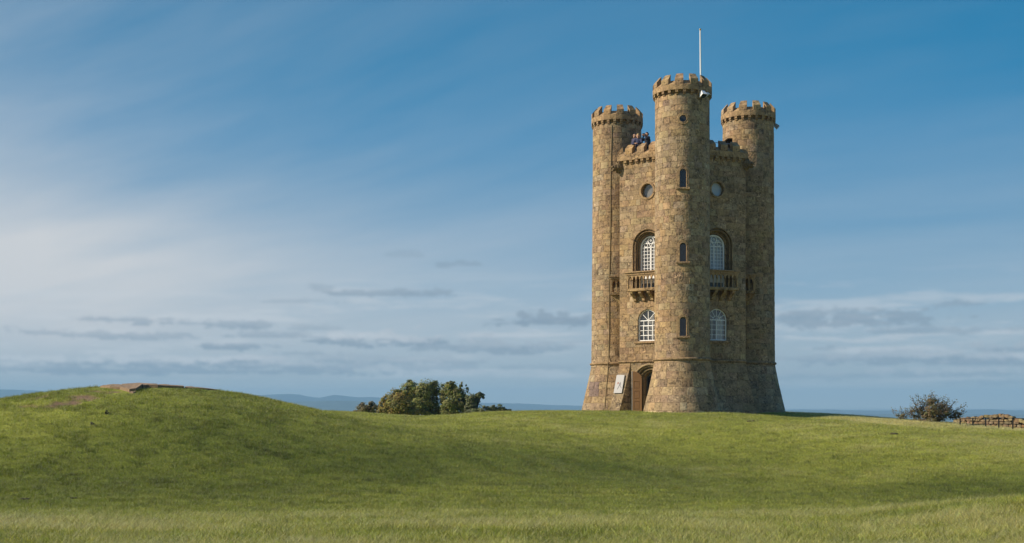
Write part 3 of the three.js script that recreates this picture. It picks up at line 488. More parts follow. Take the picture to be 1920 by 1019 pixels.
    // round window
    { const win = sub('window', w); mesh('surround', put(stoneGeo(slab(circPts(c * .95, 12.57, .53), [circPts(c * .95, 12.57, .40)], -.08, .05, .015), BUFF), f.m), stoneMat, win);
      mesh('pane', put(slab(circPts(c * .95, 12.57, .42), [], -.16, -.155), f.m), glassMat, win);
      mesh('blind', put(slab(circPts(c * .95, 12.57, .44), [], -.23, -.22), f.m), opt.door ? curtainMat : paleMat, win); }
  }
  if (opt.balcony) balcony(w, f, opt.windows ? c * .5 : 0, r);
  return w;
}
function balcony(parent, f, c, r) {
  const b = sub('balcony', parent), W = 1.13, pr = .60, col = () => stoneTint(r).map((x) => x * .97), Bx = (u0, u1, y0, y1, d0, d1, bv = .012) => put(stoneGeo(slab([[c + u0, y0], [c + u1, y0], [c + u1, y1], [c + u0, y1]], [], d0, d1, bv), BUFF), f.m);
  mesh('floor', Bx(-W - .03, W + .03, 6.77, 6.93, -.02, pr + .02, .02), stoneMat, b);
  mesh('rail', merge([Bx(-W - .10, W + .10, 7.82, 7.90, -.01, pr + .10, .015), Bx(-W - .04, W + .04, 7.70, 7.819, -.01, pr + .03, .01)]), stoneMat, b);
  for (const q of [-1, 1]) mesh('corner_post', Bx(q * (W - .06) - .06, q * (W - .06) + .06, 6.931, 7.699, pr - .12, pr), stoneMat, b);
  // arcade of little pointed arches on columns
  const n = 8, u0 = -W + .12, u1 = W - .12, st = (u1 - u0) / n;
  const heads = (n_, U0, step, m) => { const holes = []; for (let i = 0; i < n_; i++) { const cc = U0 + (i + .5) * step, hw = step * .36; holes.push([[cc - hw, 7.36], [cc + hw, 7.36], [cc + hw, 7.47], [cc + hw * .72, 7.57], [cc, 7.645], [cc - hw * .72, 7.57], [cc - hw, 7.47]]); } const out = [[U0, 7.699]]; const low = [[U0, 7.44]]; for (let i = 0; i < n_; i++) { const cc = U0 + (i + .5) * step, hw = step * .36; low.push([cc - hw, 7.44], [cc - hw * .75, 7.56], [cc, 7.645], [cc + hw * .75, 7.56], [cc + hw, 7.44]); } low.push([U0 + n_ * step, 7.44]); return slab([...low, [U0 + n_ * step, 7.699], [U0, 7.699]], [], -.045, .045, .008).applyMatrix4(m); };
  const front = new THREE.Matrix4().makeTranslation(c, 0, pr - .06);
  mesh('arcade', put(stoneGeo(heads(n, u0, st, front), BUFF), f.m), stoneMat, b);
  const colGeo = new THREE.LatheGeometry([[.045, 0], [.045, .05], [.028, .08], [.026, .38], [.034, .41], [.028, .43], [.05, .515]].map((p) => new THREE.Vector2(...p)), 8); boxUV(colGeo, STONE_M);
  for (let i = 0; i <= n; i++) { const u = u0 + i * st; if (i === 0 || i === n) continue; const g = stoneGeo(colGeo.clone(), col()); g.translate(c + u, 6.931, pr - .06); mesh('baluster', put(g, f.m), stoneMat, b); }
  for (const q of [-1, 1]) { // returns to the wall
    const m = new THREE.Matrix4().makeRotationY(Math.PI / 2).setPosition(c + q * (W - .06), 0, pr - .12), ns = 2, stp = (pr - .12) / ns; mesh('arcade', put(stoneGeo(heads(ns, 0, stp, m), BUFF), f.m), stoneMat, b);
    const g = stoneGeo(colGeo.clone(), col()); g.translate(c + q * (W - .06), 6.931, pr - .12 - stp); mesh('baluster', put(g, f.m), stoneMat, b);
  }
  for (const u of [-.86, -.287, .287, .86]) { // scrolled brackets
    const s = new THREE.Shape(); s.moveTo(-.05, 6.769); s.lineTo(pr - .06, 6.769); s.lineTo(pr - .06, 6.70); s.bezierCurveTo(pr - .10, 6.58, .36, 6.60, .30, 6.52); s.bezierCurveTo(.26, 6.45, .20, 6.46, .15, 6.40); s.lineTo(.13, 6.27); s.lineTo(-.05, 6.22); s.lineTo(-.05, 6.769);
    const g = new THREE.ExtrudeGeometry(s, { depth: .17, bevelEnabled: true, bevelSize: .012, bevelThickness: .012, bevelSegments: 1, curveSegments: 6 }); g.translate(0, 0, -.085); g.rotateY(-Math.PI / 2); g.translate(c + u, 0, 0); mesh('bracket', put(stoneGeo(g, col()), f.m), stoneMat, b);
  }
}
const D2R = Math.PI / 180;
const wallL = wall(-30 * D2R, { seed: 11, side: -1, windows: true, door: true, balcony: true });
const wallR = wall(30 * D2R, { seed: 12, side: 1, windows: true, balcony: true });
wall(-90 * D2R, { seed: 13, side: 1, balcony: true }); wall(90 * D2R, { seed: 14, side: -1, balcony: true });
wall(-150 * D2R, { seed: 15, side: -1 }); wall(150 * D2R, { seed: 16, side: 1 });
// roof deck and a dim inside behind the windows
{ const hex = (a, y0, y1) => { const g = new THREE.CylinderGeometry(a / Math.cos(Math.PI / 6), a / Math.cos(Math.PI / 6), y1 - y0, 6, 1); g.translate(0, (y0 + y1) / 2, 0); return g; };
  mesh('roof_deck', stoneGeo(hex(APO - .2, ROOF - .15, ROOF), MORTAR), stoneMat, tower);
  mesh('inner_core', hex(2.35, BASE, ROOF - .16), darkMat, tower); mesh('floor', merge([hex(APO - .64, 3.2, 3.4), hex(APO - .64, 6.4, 6.6), hex(APO - .64, 11.0, 11.2)]), darkMat, tower); }
// the doorway: mouldings, the leaf standing open, a glazed inner door
{
  const f = frameOf(-30 * D2R), d = sub('door', tower), c = -.06, arch = (half, sp, rise) => [[c - half, -.2], [c - half, sp], ...lin2(Math.PI, 0, 20).slice(1, -1).map((t) => [c + half * Math.cos(t), sp + rise * Math.sin(t)]), [c + half, sp], [c + half, -.2]];
  for (const [half, sp, rise, rr, dd] of [[.99, 1.78, .79, .06, .0], [.87, 1.77, .70, .045, -.07], [.70, 1.76, .56, .06, -.20], [.58, 1.75, .46, .04, -.32]]) mesh('moulding', tint(boxUV(tube(arch(half, sp, rise).map(([u, y]) => f.at(u, y, dd)), rr, 8), STONE_M), PALE.map((x) => x * .95)), stoneMat, d);
  const wood = dataTex(256, (u, v) => { const g = .5 + .5 * Math.sin((u * 22 + 1.8 * pn(u, v * .25, 6, 2, 3)) * 6.28), k = .72 + .16 * g + .2 * pn(u, v, 24, 7, 3); return [k, k * .96, k * .9]; }, false);
  const woodMat = new THREE.MeshStandardMaterial({ color: new THREE.Color().setRGB(.42, .235, .105), map: wood, roughness: .55 }); woodMat.name = 'varnished oak';
  const w = .56, top = (x) => 1.76 + .44 * Math.sin(Math.acos(clamp((w - x) / w)));  // x from hinge (0) to free edge (w): the leaf is half the arch
  const outline = [[0, -.14], [w, -.14], [w, top(w)]]; for (let i = 1; i <= 10; i++) { const x = w * (1 - i / 10); outline.push([x, i === 10 ? 1.76 : top(x)]); }
  const holesP = [[-.02, .46], [.60, 1.06], [1.2, 1.62]].map(([a, b]) => [[.11, a], [w - .11, a], [w - .11, b], [.11, b]]);
  const leaf = [slab(outline, holesP, 0, .055, .006), slab([[.09, -.05], [w - .09, -.05], [w - .09, 1.66], [.09, 1.66]], [], .014, .04)];
  const ang = 54 * D2R, hinge = [c - .54, -.05], dirU = -Math.sin(ang), dirD = Math.cos(ang);
  const m = new THREE.Matrix4().makeBasis(V(dirU, 0, dirD), V(0, 1, 0), V(dirD, 0, -dirU).multiplyScalar(-1)).setPosition(hinge[0], 0, hinge[1]);
  const grp = new THREE.Matrix4().multiplyMatrices(f.m, m);
  const lf = mesh('door_leaf', boxUV(merge(leaf.map((g) => flat(g))), .6).applyMatrix4(grp), woodMat, d);
  for (const [a, b] of [[-.02, .46], [.60, 1.06], [1.2, 1.62]]) for (const z of [[-.004, .013], [.041, .058]]) mesh('panel', boxUV(slab([[.15, a + .04], [w - .15, a + .04], [w - .15, b - .04], [.15, b - .04]], [], z[0] + (z[0] < 0 ? .006 : 0), z[1] - (z[0] > 0 ? .006 : 0), .005), .6).applyMatrix4(grp), woodMat, lf);
  mesh('edge_strip', slab([[w + .002, -.14], [w + .012, -.14], [w + .012, top(w)], [w + .002, top(w)]], [], -.004, .059).applyMatrix4(grp), white, lf);
  const inner = archPts(c, .53, -.14, 1.74, .40);
  mesh('inner_frame', put(slab(inner, [archPts(c - .26, .22, -.08, 1.72, .22, 8), archPts(c + .26, .22, -.08, 1.72, .22, 8)], -.60, -.55), f.m), new THREE.MeshStandardMaterial({ color: new THREE.Color().setRGB(.10, .11, .10), roughness: .6 }), d);
  mesh('inner_pane', put(slab(inner, [], -.585, -.575), f.m), darkGlass, d);
  mesh('threshold', put(stoneGeo(slab([[c - .6, -.3], [c + .6, -.3], [c + .6, -.13], [c - .6, -.13]], [], -.6, .10, .01), GREY), f.m), stoneMat, d);
}
// carved beasts at the corners of the parapet
for (const s of [-1, 1]) {
  const o = V(s * 3.68, 14.13, 2.09), parts = [], r = rng(s + 60), lump = (x, y, z, a, b, c_) => { const g = new THREE.IcosahedronGeometry(1, 3); g.scale(a, b, c_); g.translate(x, y, z); return g; };
  parts.push(lump(0, .0, 0, .26, .27, .24), lump(.22, -.06, .02, .2, .19, .18), lump(.36, -.02, .03, .12, .09, .13), lump(.33, -.2, .03, .13, .06, .11), lump(.02, .23, .14, .08, .12, .05), lump(.02, .23, -.14, .08, .12, .05), lump(.24, .10, .12, .06, .05, .05), lump(.24, .10, -.08, .06, .05, .05), lump(-.2, -.02, 0, .3, .22, .26), lump(-.05, -.24, 0, .2, .12, .18));
  const g = merge(parts), p = g.attributes.position; for (let i = 0; i < p.count; i++) { const x = p.getX(i), y = p.getY(i), z = p.getZ(i), k = 1 + .16 * n3(x * 9, y * 9, z * 9 + s) + .08 * n3(x * 24, y * 24, z * 24); p.setXYZ(i, x * k, y * k, z * k); } g.computeVertexNormals();
  const gg = stoneGeo(g, BROWN.map((x) => x * .8)); gg.rotateY(s > 0 ? -.55 : Math.PI + .55); gg.translate(o.x, o.y, o.z); mesh('gargoyle', gg, stoneMat, tower);
}
// lightning strip down the left turret
{ const az = -2 * Math.PI / 3, cx = Math.sin(az) * 4.6, cz = Math.cos(az) * 4.6, ang = (y) => -(10 + (17.6 - y) * .42 + .5 * Math.sin(y)) * D2R, pts = []; for (let y = 17.2; y > -.15; y -= .35) { const q = y >= STRING ? mix(1.585, 1.49, clamp((y - STRING) / 14.5)) : 1.585 + flare(y) * 1.04, rr = q + .02 + (Math.abs(y - STRING) < .2 ? .11 : 0); pts.push(V(cx + Math.sin(ang(y)) * rr, y, cz + Math.cos(ang(y)) * rr)); }
  mesh('lightning_strip', tube(pts, .022, 5), new THREE.MeshStandardMaterial({ color: new THREE.Color().setRGB(.20, .15, .07), roughness: .7 }), tower); }

// ---- the stones: the 300 that show largest one by one, the others joined per wall
stoneJobs.sort((a, b) => b.size - a.size);
{ const rest = new Map(); stoneJobs.forEach((j, i) => { if (i < 300) mesh('stone', j.g, stoneMat, j.owner); else { if (!rest.has(j.owner)) rest.set(j.owner, []); rest.get(j.owner).push(j.g); } });
  for (const [owner, list] of rest) { const m = mesh('stonework', merge(list), stoneMat, owner); m.userData.kind = 'stuff'; } }
console.log('stones', stoneJobs.length);

// ------------------------------------------------------------------ things on and round the tower
{ // flagpole
  const t = thing('flagpole', 'bare white flagpole with a gilt ball, rising above the tallest turret', 'flagpole'), b = P(1314.5, 160, 72.6), top = P(1313.2, 57, 72.6);
  b.y = 17.1; mesh('pole', tube([b, b.clone().lerp(top, .5), top], [.046, .042, .034], 10), white, t);
  const g = new THREE.SphereGeometry(.06, 12, 8); g.translate(top.x, top.y + .055, top.z); mesh('finial', g, new THREE.MeshStandardMaterial({ color: new THREE.Color().setRGB(.55, .38, .16), metalness: .7, roughness: .3 }), t);
}
{ // floodlights under the battlements
  const grey = new THREE.MeshStandardMaterial({ color: new THREE.Color().setRGB(.30, .32, .34), roughness: .5, metalness: .2 });
  const lamp = (label, c, w, h, d, yaw, pitch, mat, arm) => {
    const t = thing('floodlight', label, 'floodlight', c.toArray(), 'floodlights under the battlements');
    const s = new Soup(), f = [V(-w / 2, -h / 2, d / 2), V(w / 2, -h / 2, d / 2), V(w / 2, h / 2, d / 2), V(-w / 2, h / 2, d / 2)], k = .62, bk = [V(-w / 2 * k, -h / 2 * k, -d / 2), V(w / 2 * k, -h / 2 * k, -d / 2), V(w / 2 * k, h / 2 * k, -d / 2), V(-w / 2 * k, h / 2 * k, -d / 2)];
    s.fquad(...f); s.fquad(...bk); for (let i = 0; i < 4; i++) { const j = (i + 1) % 4; s.fquad(f[i], f[j], bk[j], bk[i]); }
    const rot = new THREE.Matrix4().makeRotationFromEuler(new THREE.Euler(pitch, yaw, 0, 'YXZ'));
    mesh('housing', s.geo(false).applyMatrix4(rot), mat, t); const l = new THREE.BoxGeometry(w * .86, h * .86, .012); l.translate(0, 0, d / 2 + .009); mesh('lens', l.applyMatrix4(rot), darkGlass, t);
    mesh('bracket', merge(arm.map(([a, b]) => flat(bar(a, b, .03, .03)))), ironMat, t);
  };
  const a = P(1318, 176, 71.95); lamp('white floodlight under the battlements of the front turret, beside a smaller one', a, .34, .34, .30, .5, 1.05, white, [[V(0, 0, 0), V(.02, .12, -.45)], [V(0, -.1, 0), V(-.1, -.42, -.12)]]);
  const b = P(1327, 177, 72.25); lamp('smaller white floodlight at the right edge of the front turret', b, .2, .24, .22, .9, .9, white, [[V(0, 0, 0), V(-.1, .1, -.45)]]);
  const c = P(1455, 235.5, 80.2); lamp('grey floodlight jutting out to the right of the right turret', c, .34, .26, .36, 1.35, .75, grey, [[V(0, 0, 0), V(-.38, .0, .0)]]);
}
{ // the board by the door
  const t = thing('display_board', 'white display board with a pink and grey picture, left of the door', 'sign'), f = frameOf(-30 * D2R);
  const cv = document.createElement('canvas'); cv.width = 128; cv.height = 256; const x = cv.getContext('2d'); x.fillStyle = '#9a9a9c'; x.fillRect(0, 0, 128, 256);
  x.fillStyle = '#7a4a44'; x.beginPath(); x.ellipse(48, 112, 15, 12, .3, 0, 7); x.fill(); x.fillStyle = '#845c56'; x.beginPath(); x.ellipse(40, 126, 9, 7, .3, 0, 7); x.fill();
  x.strokeStyle = '#4c4c52'; x.lineWidth = 13; x.beginPath(); x.moveTo(84, 100); x.lineTo(76, 140); x.lineTo(50, 205); x.stroke(); x.lineWidth = 10; x.beginPath(); x.moveTo(60, 120); x.lineTo(80, 140); x.lineTo(112, 190); x.stroke(); x.fillStyle = '#505056'; x.beginPath(); x.ellipse(80, 135, 15, 26, .2, 0, 7); x.fill();
  x.strokeStyle = '#84848a'; x.lineWidth = 6; x.beginPath(); x.moveTo(96, 200); x.lineTo(108, 240); x.stroke();
  const tex = new THREE.CanvasTexture(cv); tex.colorSpace = THREE.SRGBColorSpace;
  const pt = (u, y, d) => toWorld(f.at(u, y, d + flare(y))), y0 = .95, y1 = 2.0, L0 = [-2.23, -1.68], L1 = [-2.16, -1.62], s = new Soup(), e = .05;
  const A = pt(L0[0], y0, e + .03), B = pt(L0[1], y0, e + .03), C = pt(L1[1], y1, e + .03), D = pt(L1[0], y1, e + .03), a = pt(L0[0], y0, e - .01), b = pt(L0[1], y0, e - .01), c = pt(L1[1], y1, e - .01), d = pt(L1[0], y1, e - .01);
  s.fquad(A, B, C, D, [0, 0], [1, 0], [1, 1], [0, 1]); mesh('picture', s.geo(false), new THREE.MeshStandardMaterial({ map: tex, roughness: .5 }), t);
  const k = new Soup(); for (const [p, q, r, u] of [[A, B, b, a], [B, C, c, b], [C, D, d, c], [D, A, a, d], [a, b, c, d]]) k.fquad(p, q, r, u); mesh('frame', k.geo(false), white, t);
}
{ // metal rail round the roof
  const t = thing('roof_railing', 'thin metal guard rail behind the battlements of the flat roof', 'railing'), steel = new THREE.MeshStandardMaterial({ color: new THREE.Color().setRGB(.34, .36, .38), metalness: .6, roughness: .4 });
  for (const phi of [-30, 30]) { const f = frameOf(phi * D2R), W = 1.72; for (const y of [15.32, 14.95]) mesh('rail', tube([toWorld(f.at(-W, y, -.42)), toWorld(f.at(W, y, -.42))], .02, 6), steel, t); for (let i = 0; i <= 4; i++) mesh('post', tube([toWorld(f.at(-W + i * W / 2, ROOF, -.42)), toWorld(f.at(-W + i * W / 2, 15.32, -.42))], .022, 6), steel, t); }
}
// ---- people on the roof
function field(bones, lo, hi, n, k = .03) { // smooth union of tapering capsules, meshed
  const mc = new MarchingCubes(n, new THREE.MeshBasicMaterial(), false, false, 400000), half = n / 2, c = lo.clone().add(hi).multiplyScalar(.5), h = hi.clone().sub(lo).multiplyScalar(.5), hm = Math.max(h.x, h.y, h.z) * 1.06;
  mc.isolation = 0; const q = V(0, 0, 0);
  for (let z = 0; z < n; z++) for (let y = 0; y < n; y++) for (let x = 0; x < n; x++) {
    q.set(c.x + (x - half) / half * hm, c.y + (y - half) / half * hm, c.z + (z - half) / half * hm); let d = 9;
    for (const [a, b, ra, rb, kk] of bones) { const bax = b.x - a.x, bay = b.y - a.y, baz = b.z - a.z, pax = q.x - a.x, pay = q.y - a.y, paz = q.z - a.z, t = clamp((pax * bax + pay * bay + paz * baz) / (bax * bax + bay * bay + baz * baz + 1e-9)), e = Math.hypot(pax - bax * t, pay - bay * t, paz - baz * t) - mix(ra, rb, t), s = kk ?? k, hh = Math.max(s - Math.abs(d - e), 0) / s; d = Math.min(d, e) - hh * hh * s * .25; }
    mc.field[x + y * n + z * n * n] = -d;
  }
  mc.update(); const cnt = mc.count, p = new Float32Array(cnt * 3), nn = new Float32Array(cnt * 3); for (let i = 0; i < cnt * 3; i++) { p[i] = mc.positionArray[i] * hm + [c.x, c.y, c.z][i % 3]; nn[i] = mc.normalArray[i]; }
  const g = new THREE.BufferGeometry(); g.setAttribute('position', new THREE.BufferAttribute(p, 3)); g.setAttribute('normal', new THREE.BufferAttribute(nn, 3)); g.computeVertexNormals(); return g;
}
function person(label, headWorld, yaw, o) {
  const t = thing('person', label, 'person'), H = o.h || 1.0;               // built standing on y = 0, facing +z, then set so that the head is where the photo has it
  const J = { pel: V(0, .93, 0), che: V(0, 1.27, o.lean * .55), nek: V(0, 1.47, o.lean), head: V(0, 1.62, o.lean * 1.15 + .03) };
  const bones = [[J.pel, J.che, .145, .155], [J.che, J.nek, .13, .055], [J.nek, J.head, .055, .06]], cloth = [[J.pel, J.che, .165, .175], [J.che, J.nek.clone().add(V(0, -.04, 0)), .16, .09]], legs = [[J.pel, J.pel.clone().add(V(0, -.04, 0)), .165, .16]], hands = [];
  for (const s of [-1, 1]) {
    const sh = V(s * .185, 1.40, o.lean * .85), el = o.elbow(s), wr = o.wrist(s), hip = V(s * .09, .90, 0), kn = V(s * .11, .48, .04), an = V(s * .11, .08, -.01);
    bones.push([J.che, sh, .1, .065], [sh, el, .058, .045], [el, wr, .044, .03], [hip, kn, .085, .058], [kn, an, .055, .038], [an, V(s * .12, .04, .16), .042, .035]);
    cloth.push([J.che.clone().add(V(0, .08, 0)), sh, .12, .085], [sh, el, .078, .062], [el, wr, .062, .045]); legs.push([hip, kn, .105, .075], [kn, an, .072, .06]);
    const dir = o.hand(s), up = V(0, 1, 0), side = dir.clone().cross(up).normalize(), palm = wr.clone().addScaledVector(dir, .085);
    hands.push([wr, palm, .028, .036, .02]); for (let k = 0; k < 4; k++) { const b = palm.clone().addScaledVector(side, (k - 1.5) * .021), m = b.clone().addScaledVector(dir, [.04, .048, .046, .036][k]), e = m.clone().addScaledVector(dir, .022).addScaledVector(up, -.024); hands.push([b, m, .0095, .009, .006], [m, e, .009, .008, .006]); }
    const th = wr.clone().addScaledVector(dir, .03).addScaledVector(side, -s * .03); hands.push([th, th.clone().addScaledVector(dir, .035).addScaledVector(side, -s * .035), .012, .010, .008]);
  }
  const h = J.head, look = o.look; const local = (x, y, z) => V(x, y, z).applyEuler(new THREE.Euler(look[0], look[1], 0, 'YXZ')).add(h);
  const headB = [[local(0, .03, -.01), local(0, -.03, .01), .088, .08, .03], [local(0, -.07, .04), local(0, -.085, .05), .055, .045, .03], [local(0, .01, .085), local(0, -.02, .108), .010, .017, .012], [local(-.03, -.062, .082), local(.03, -.062, .082), .010, .010, .008], [local(-.035, .03, .075), local(.035, .03, .075), .016, .016, .012]];
  for (const s of [-1, 1]) headB.push([local(s * .085, .02, -.01), local(s * .092, -.02, -.012), .018, .012, .008]);
  const skinM = new THREE.MeshStandardMaterial({ color: new THREE.Color().setRGB(.50, .29, .20), roughness: .6 }), cm = (c) => new THREE.MeshStandardMaterial({ color: new THREE.Color().setRGB(...c), roughness: .9 });
  const body = merge([field(bones, V(-.6, 0, -.4), V(.6, 1.7, .8), 44, .05), field(hands, V(-.5, Math.min(o.wrist(1).y, o.wrist(-1).y) - .2, 0), V(.5, Math.max(o.wrist(1).y, o.wrist(-1).y) + .25, .75), 64, .012), field([...headB, [J.nek, h, .055, .06, .03]], h.clone().add(V(-.16, -.2, -.16)), h.clone().add(V(.16, .18, .16)), 40, .02)]);
  const coat = field(cloth, V(-.6, .7, -.4), V(.6, 1.6, .7), 44, .05), trs = field(legs, V(-.35, 0, -.3), V(.35, 1.1, .3), 44, .05);
  const hair = field(o.hair.map(([a, b, r1, r2]) => [local(...a), local(...b), r1, r2, .03]), h.clone().add(V(-.2, -.2, -.2)), h.clone().add(V(.2, .2, .2)), 40, .03);
  const eyes = []; for (const s of [-1, 1]) { const g = new THREE.SphereGeometry(.011, 8, 6), e = local(s * .033, .012, .088); g.translate(e.x, e.y, e.z); eyes.push(g); }
  const turn = new THREE.Matrix4().makeRotationY(yaw), hw = h.clone().applyMatrix4(turn), pos = headWorld.clone().sub(hw);
  pos.y = Math.max(ROOF, pos.y); t.position.copy(pos); t.rotation.y = yaw;
  const b = mesh('body', body, skinM, t); mesh('jacket', coat, cm(o.coat), t); mesh('trousers', trs, cm([.03, .032, .04]), t); mesh('hair', hair, cm(o.hairC), t); mesh('eyes', merge(eyes), cm([.02, .02, .02]), t);
  return { t, local, h };
}
const capHair = [[[0, .055, -.02], [0, .03, -.05], .088, .086], [[0, .0, -.065], [0, -.03, -.06], .07, .055]];
person('person in a navy jacket with fair hair, leaning on the battlements and looking down', P(1196.5, 255, 75.95), -.45, { lean: .12, look: [.3, .15], coat: [.022, .03, .075], hairC: [.42, .30, .14], hair: capHair, elbow: (s) => V(s * .27, 1.17, .28), wrist: (s) => V(s * .10, 1.14, .48), hand: (s) => V(-s * .85, -.15, .5).normalize() });
const p2 = person('person in a dark jacket with dark hair, looking left through binoculars', P(1212.5, 252, 75.75), -1.25, { lean: .05, look: [0, 0], coat: [.012, .016, .035], hairC: [.02, .013, .009], hair: capHair, elbow: (s) => V(s * .30, 1.30, .24), wrist: (s) => V(s * .085, 1.545, .24), hand: (s) => V(-s * .3, .35, .75).normalize() });
person('person with dark hair and a slate jacket, half hidden behind the fair-haired person', P(1190.3, 254.5, 76.5), -.9, { lean: .05, look: [.1, -.3], coat: [.05, .045, .085], hairC: [.03, .022, .03], hair: [...capHair, [[0, -.05, -.07], [0, -.12, -.06], .06, .05]], elbow: (s) => V(s * .27, 1.14, .06), wrist: (s) => V(s * .22, .98, .26), hand: (s) => V(0, -.4, .8).normalize() });
{ // binoculars
  const t = thing('binoculars', 'black binoculars held up by the dark-haired person on the roof', 'binoculars'), g = []; for (const s of [-1, 1]) { const a = p2.local(s * .033, .02, .105), b = p2.local(s * .036, .022, .24); g.push(tube([a, a.clone().lerp(b, .45), a.clone().lerp(b, .55), b], [.02, .02, .029, .029], 10)); }
  t.position.copy(p2.t.position); t.rotation.y = p2.t.rotation.y; mesh('barrel', g[0], ironMat, t); mesh('barrel', g[1], ironMat, t); mesh('hinge', tube([p2.local(-.03, .02, .15), p2.local(.03, .02, .15)], .012, 6), ironMat, t);
}

// ------------------------------------------------------------------ on the mound
function hit(px, py) { let best = 45, bv = -9; for (let D = 36; D < 60; D += .05) { const x = (px - 960) / F * D, v = ground(x, -D) / D * F + py - 768; if (v >= 0) return V(x, ground(x, -D), -D); if (v > bv) { bv = v; best = D; } } const x = (px - 960) / F * best; return V(x, ground(x, -best), -best); }
{
  const t = thing('stone_terrace', 'broken tan stone paving with a dark undercut edge, on top of the mound', 'paving');
  const r = rng(404), rock = dataTex(256, (u, v) => { const k = .72 + .25 * pn(u, v, 9, 3, 4) + .16 * pn(u, v, 40, 8, 2); return [k, k * .97, k * .93]; }, false), mat = new THREE.MeshStandardMaterial({ color: new THREE.Color().setRGB(.33, .235, .15), map: rock, bumpMap: rock, bumpScale: .05, roughness: .95 }); mat.name = 'tan stone';
  const slabAt = (pts, up, th, name = 'slab') => { const q = pts.map(([px, py, k]) => { const h = hit(px, py); h.y += up * (k ?? 1); return h; }), s = new Soup(), c = q.reduce((a, b) => a.add(b), V(0, 0, 0)).multiplyScalar(1 / q.length), UV = (p) => [p.x / 2, (p.z + p.y) / 2]; c.y += .02;
    // subdivide the top so that it is uneven
    for (let i = 0; i < q.length; i++) { const a = q[i], b = q[(i + 1) % q.length], N = 4, at = (u, v) => { const p = a.clone().lerp(b, u).lerp(c, v); if (v > 0 && v < 1) p.y += .05 * n3(p.x * 2.4, p.z * 2.4, 3 + up * 9); return p; };
      for (let m = 0; m < N; m++) for (let n = 0; n < N; n++) { const p = [at(n / N, m / N), at((n + 1) / N, m / N), at((n + 1) / N, (m + 1) / N), at(n / N, (m + 1) / N)]; s.fquad(...p, ...p.map(UV)); }
      const d = V(0, -th, 0), in_ = (p) => p.clone().add(d).lerp(c.clone().add(d), .03); s.fquad(a, b, in_(b), in_(a), [0, 0], [.4, 0], [.4, .2], [0, .2]); }
    return mesh(name, s.geo(false), mat, t); };
  slabAt([[187, 727, .6], [205, 729.5], [222, 731], [229, 726], [226, 720.5], [206, 720], [193, 721.5]], .10, .3);
  slabAt([[223, 731], [242, 736.5, 1.1], [254.5, 736, 1.3], [266, 729, 1.5], [262, 722, 1.4], [248, 719.5, 1.2], [228, 720.5], [230, 726]], .12, .55);
  slabAt([[263, 722, 1.3], [267, 729, 1.1], [276, 728, 1.1], [296, 728.5, 1], [294, 722.5, 1], [274, 721, 1.2]], .12, .2);
  slabAt([[296, 726.5], [322, 728], [345, 729], [343, 725.2], [318, 723.6], [294, 722.6]], .09, .16);
  slabAt([[348, 729.5], [380, 731], [412, 731.5], [395, 729], [368, 727], [346, 725.6]], .06, .12);
  slabAt([[242, 737.5, .5], [249, 738.5, .5], [254, 736.5, .6], [246, 735.5, .6]], .08, .15);
}
// ---- small dark soil heaps in the turf
{
  const m = new THREE.MeshStandardMaterial({ color: new THREE.Color().setRGB(.045, .032, .022), roughness: 1 }), r = rng(17);
  const spots_ = [[45, 938.5, 10, 'crumbly dark soil heap at the far left, where the mound meets the straw-coloured grass'], [137, 936, 5, 'small dark soil heap right of a larger one, below the mound'], [690, 978, 4, 'upper of two tiny dark soil heaps in the foreground grass'], [688, 996, 4, 'lower of two tiny dark soil heaps in the foreground grass'], [1677, 815, 9, 'dark soil heap on the slope below the twiggy hawthorn'], [1408, 791, 6, 'low dark soil heap in the turf just below the tower']];
  for (const [px, py, w, label] of spots_) { let D = 15; for (; D < 76; D += .05) if (ground((px - 960) / F * D, -D) / D * F + py - 768 >= 0) break; const x = (px - 960) / F * D, s = w / F * D, g = []; for (let i = 0; i < 9; i++) { const q = new THREE.IcosahedronGeometry(s * (.25 + .3 * r()), 1); q.scale(1.2, .55, 1); const dx = (r() - .5) * 1.6 * s, dz = (r() - .5) * 1.0 * s; q.translate(dx, ground(x + dx, -D + dz) - ground(x, -D) + .02, dz); g.push(q); }
    const o = mesh('soil_heap', merge(g), m); const p = o.geometry.attributes.position; for (let i = 0; i < p.count; i++) p.setY(i, p.getY(i) + .03 * n3(p.getX(i) * 30, p.getY(i) * 30, p.getZ(i) * 30 + x)); o.position.set(x, ground(x, -D), -D); tag(o, label, 'soil heap', 'soil heaps in the turf'); }
}

// ------------------------------------------------------------------ shrubs and trees
const barkMat = new THREE.MeshStandardMaterial({ color: new THREE.Color().setRGB(.07, .055, .04), roughness: 1 }); barkMat.name = 'bark';
function leafMat(name) { const m = new THREE.MeshPhysicalMaterial({ color: 0xffffff, vertexColors: true, roughness: .8, transmission: .35, thickness: 0 }); m.name = name; return m; }
const leaves = leafMat('leaves');
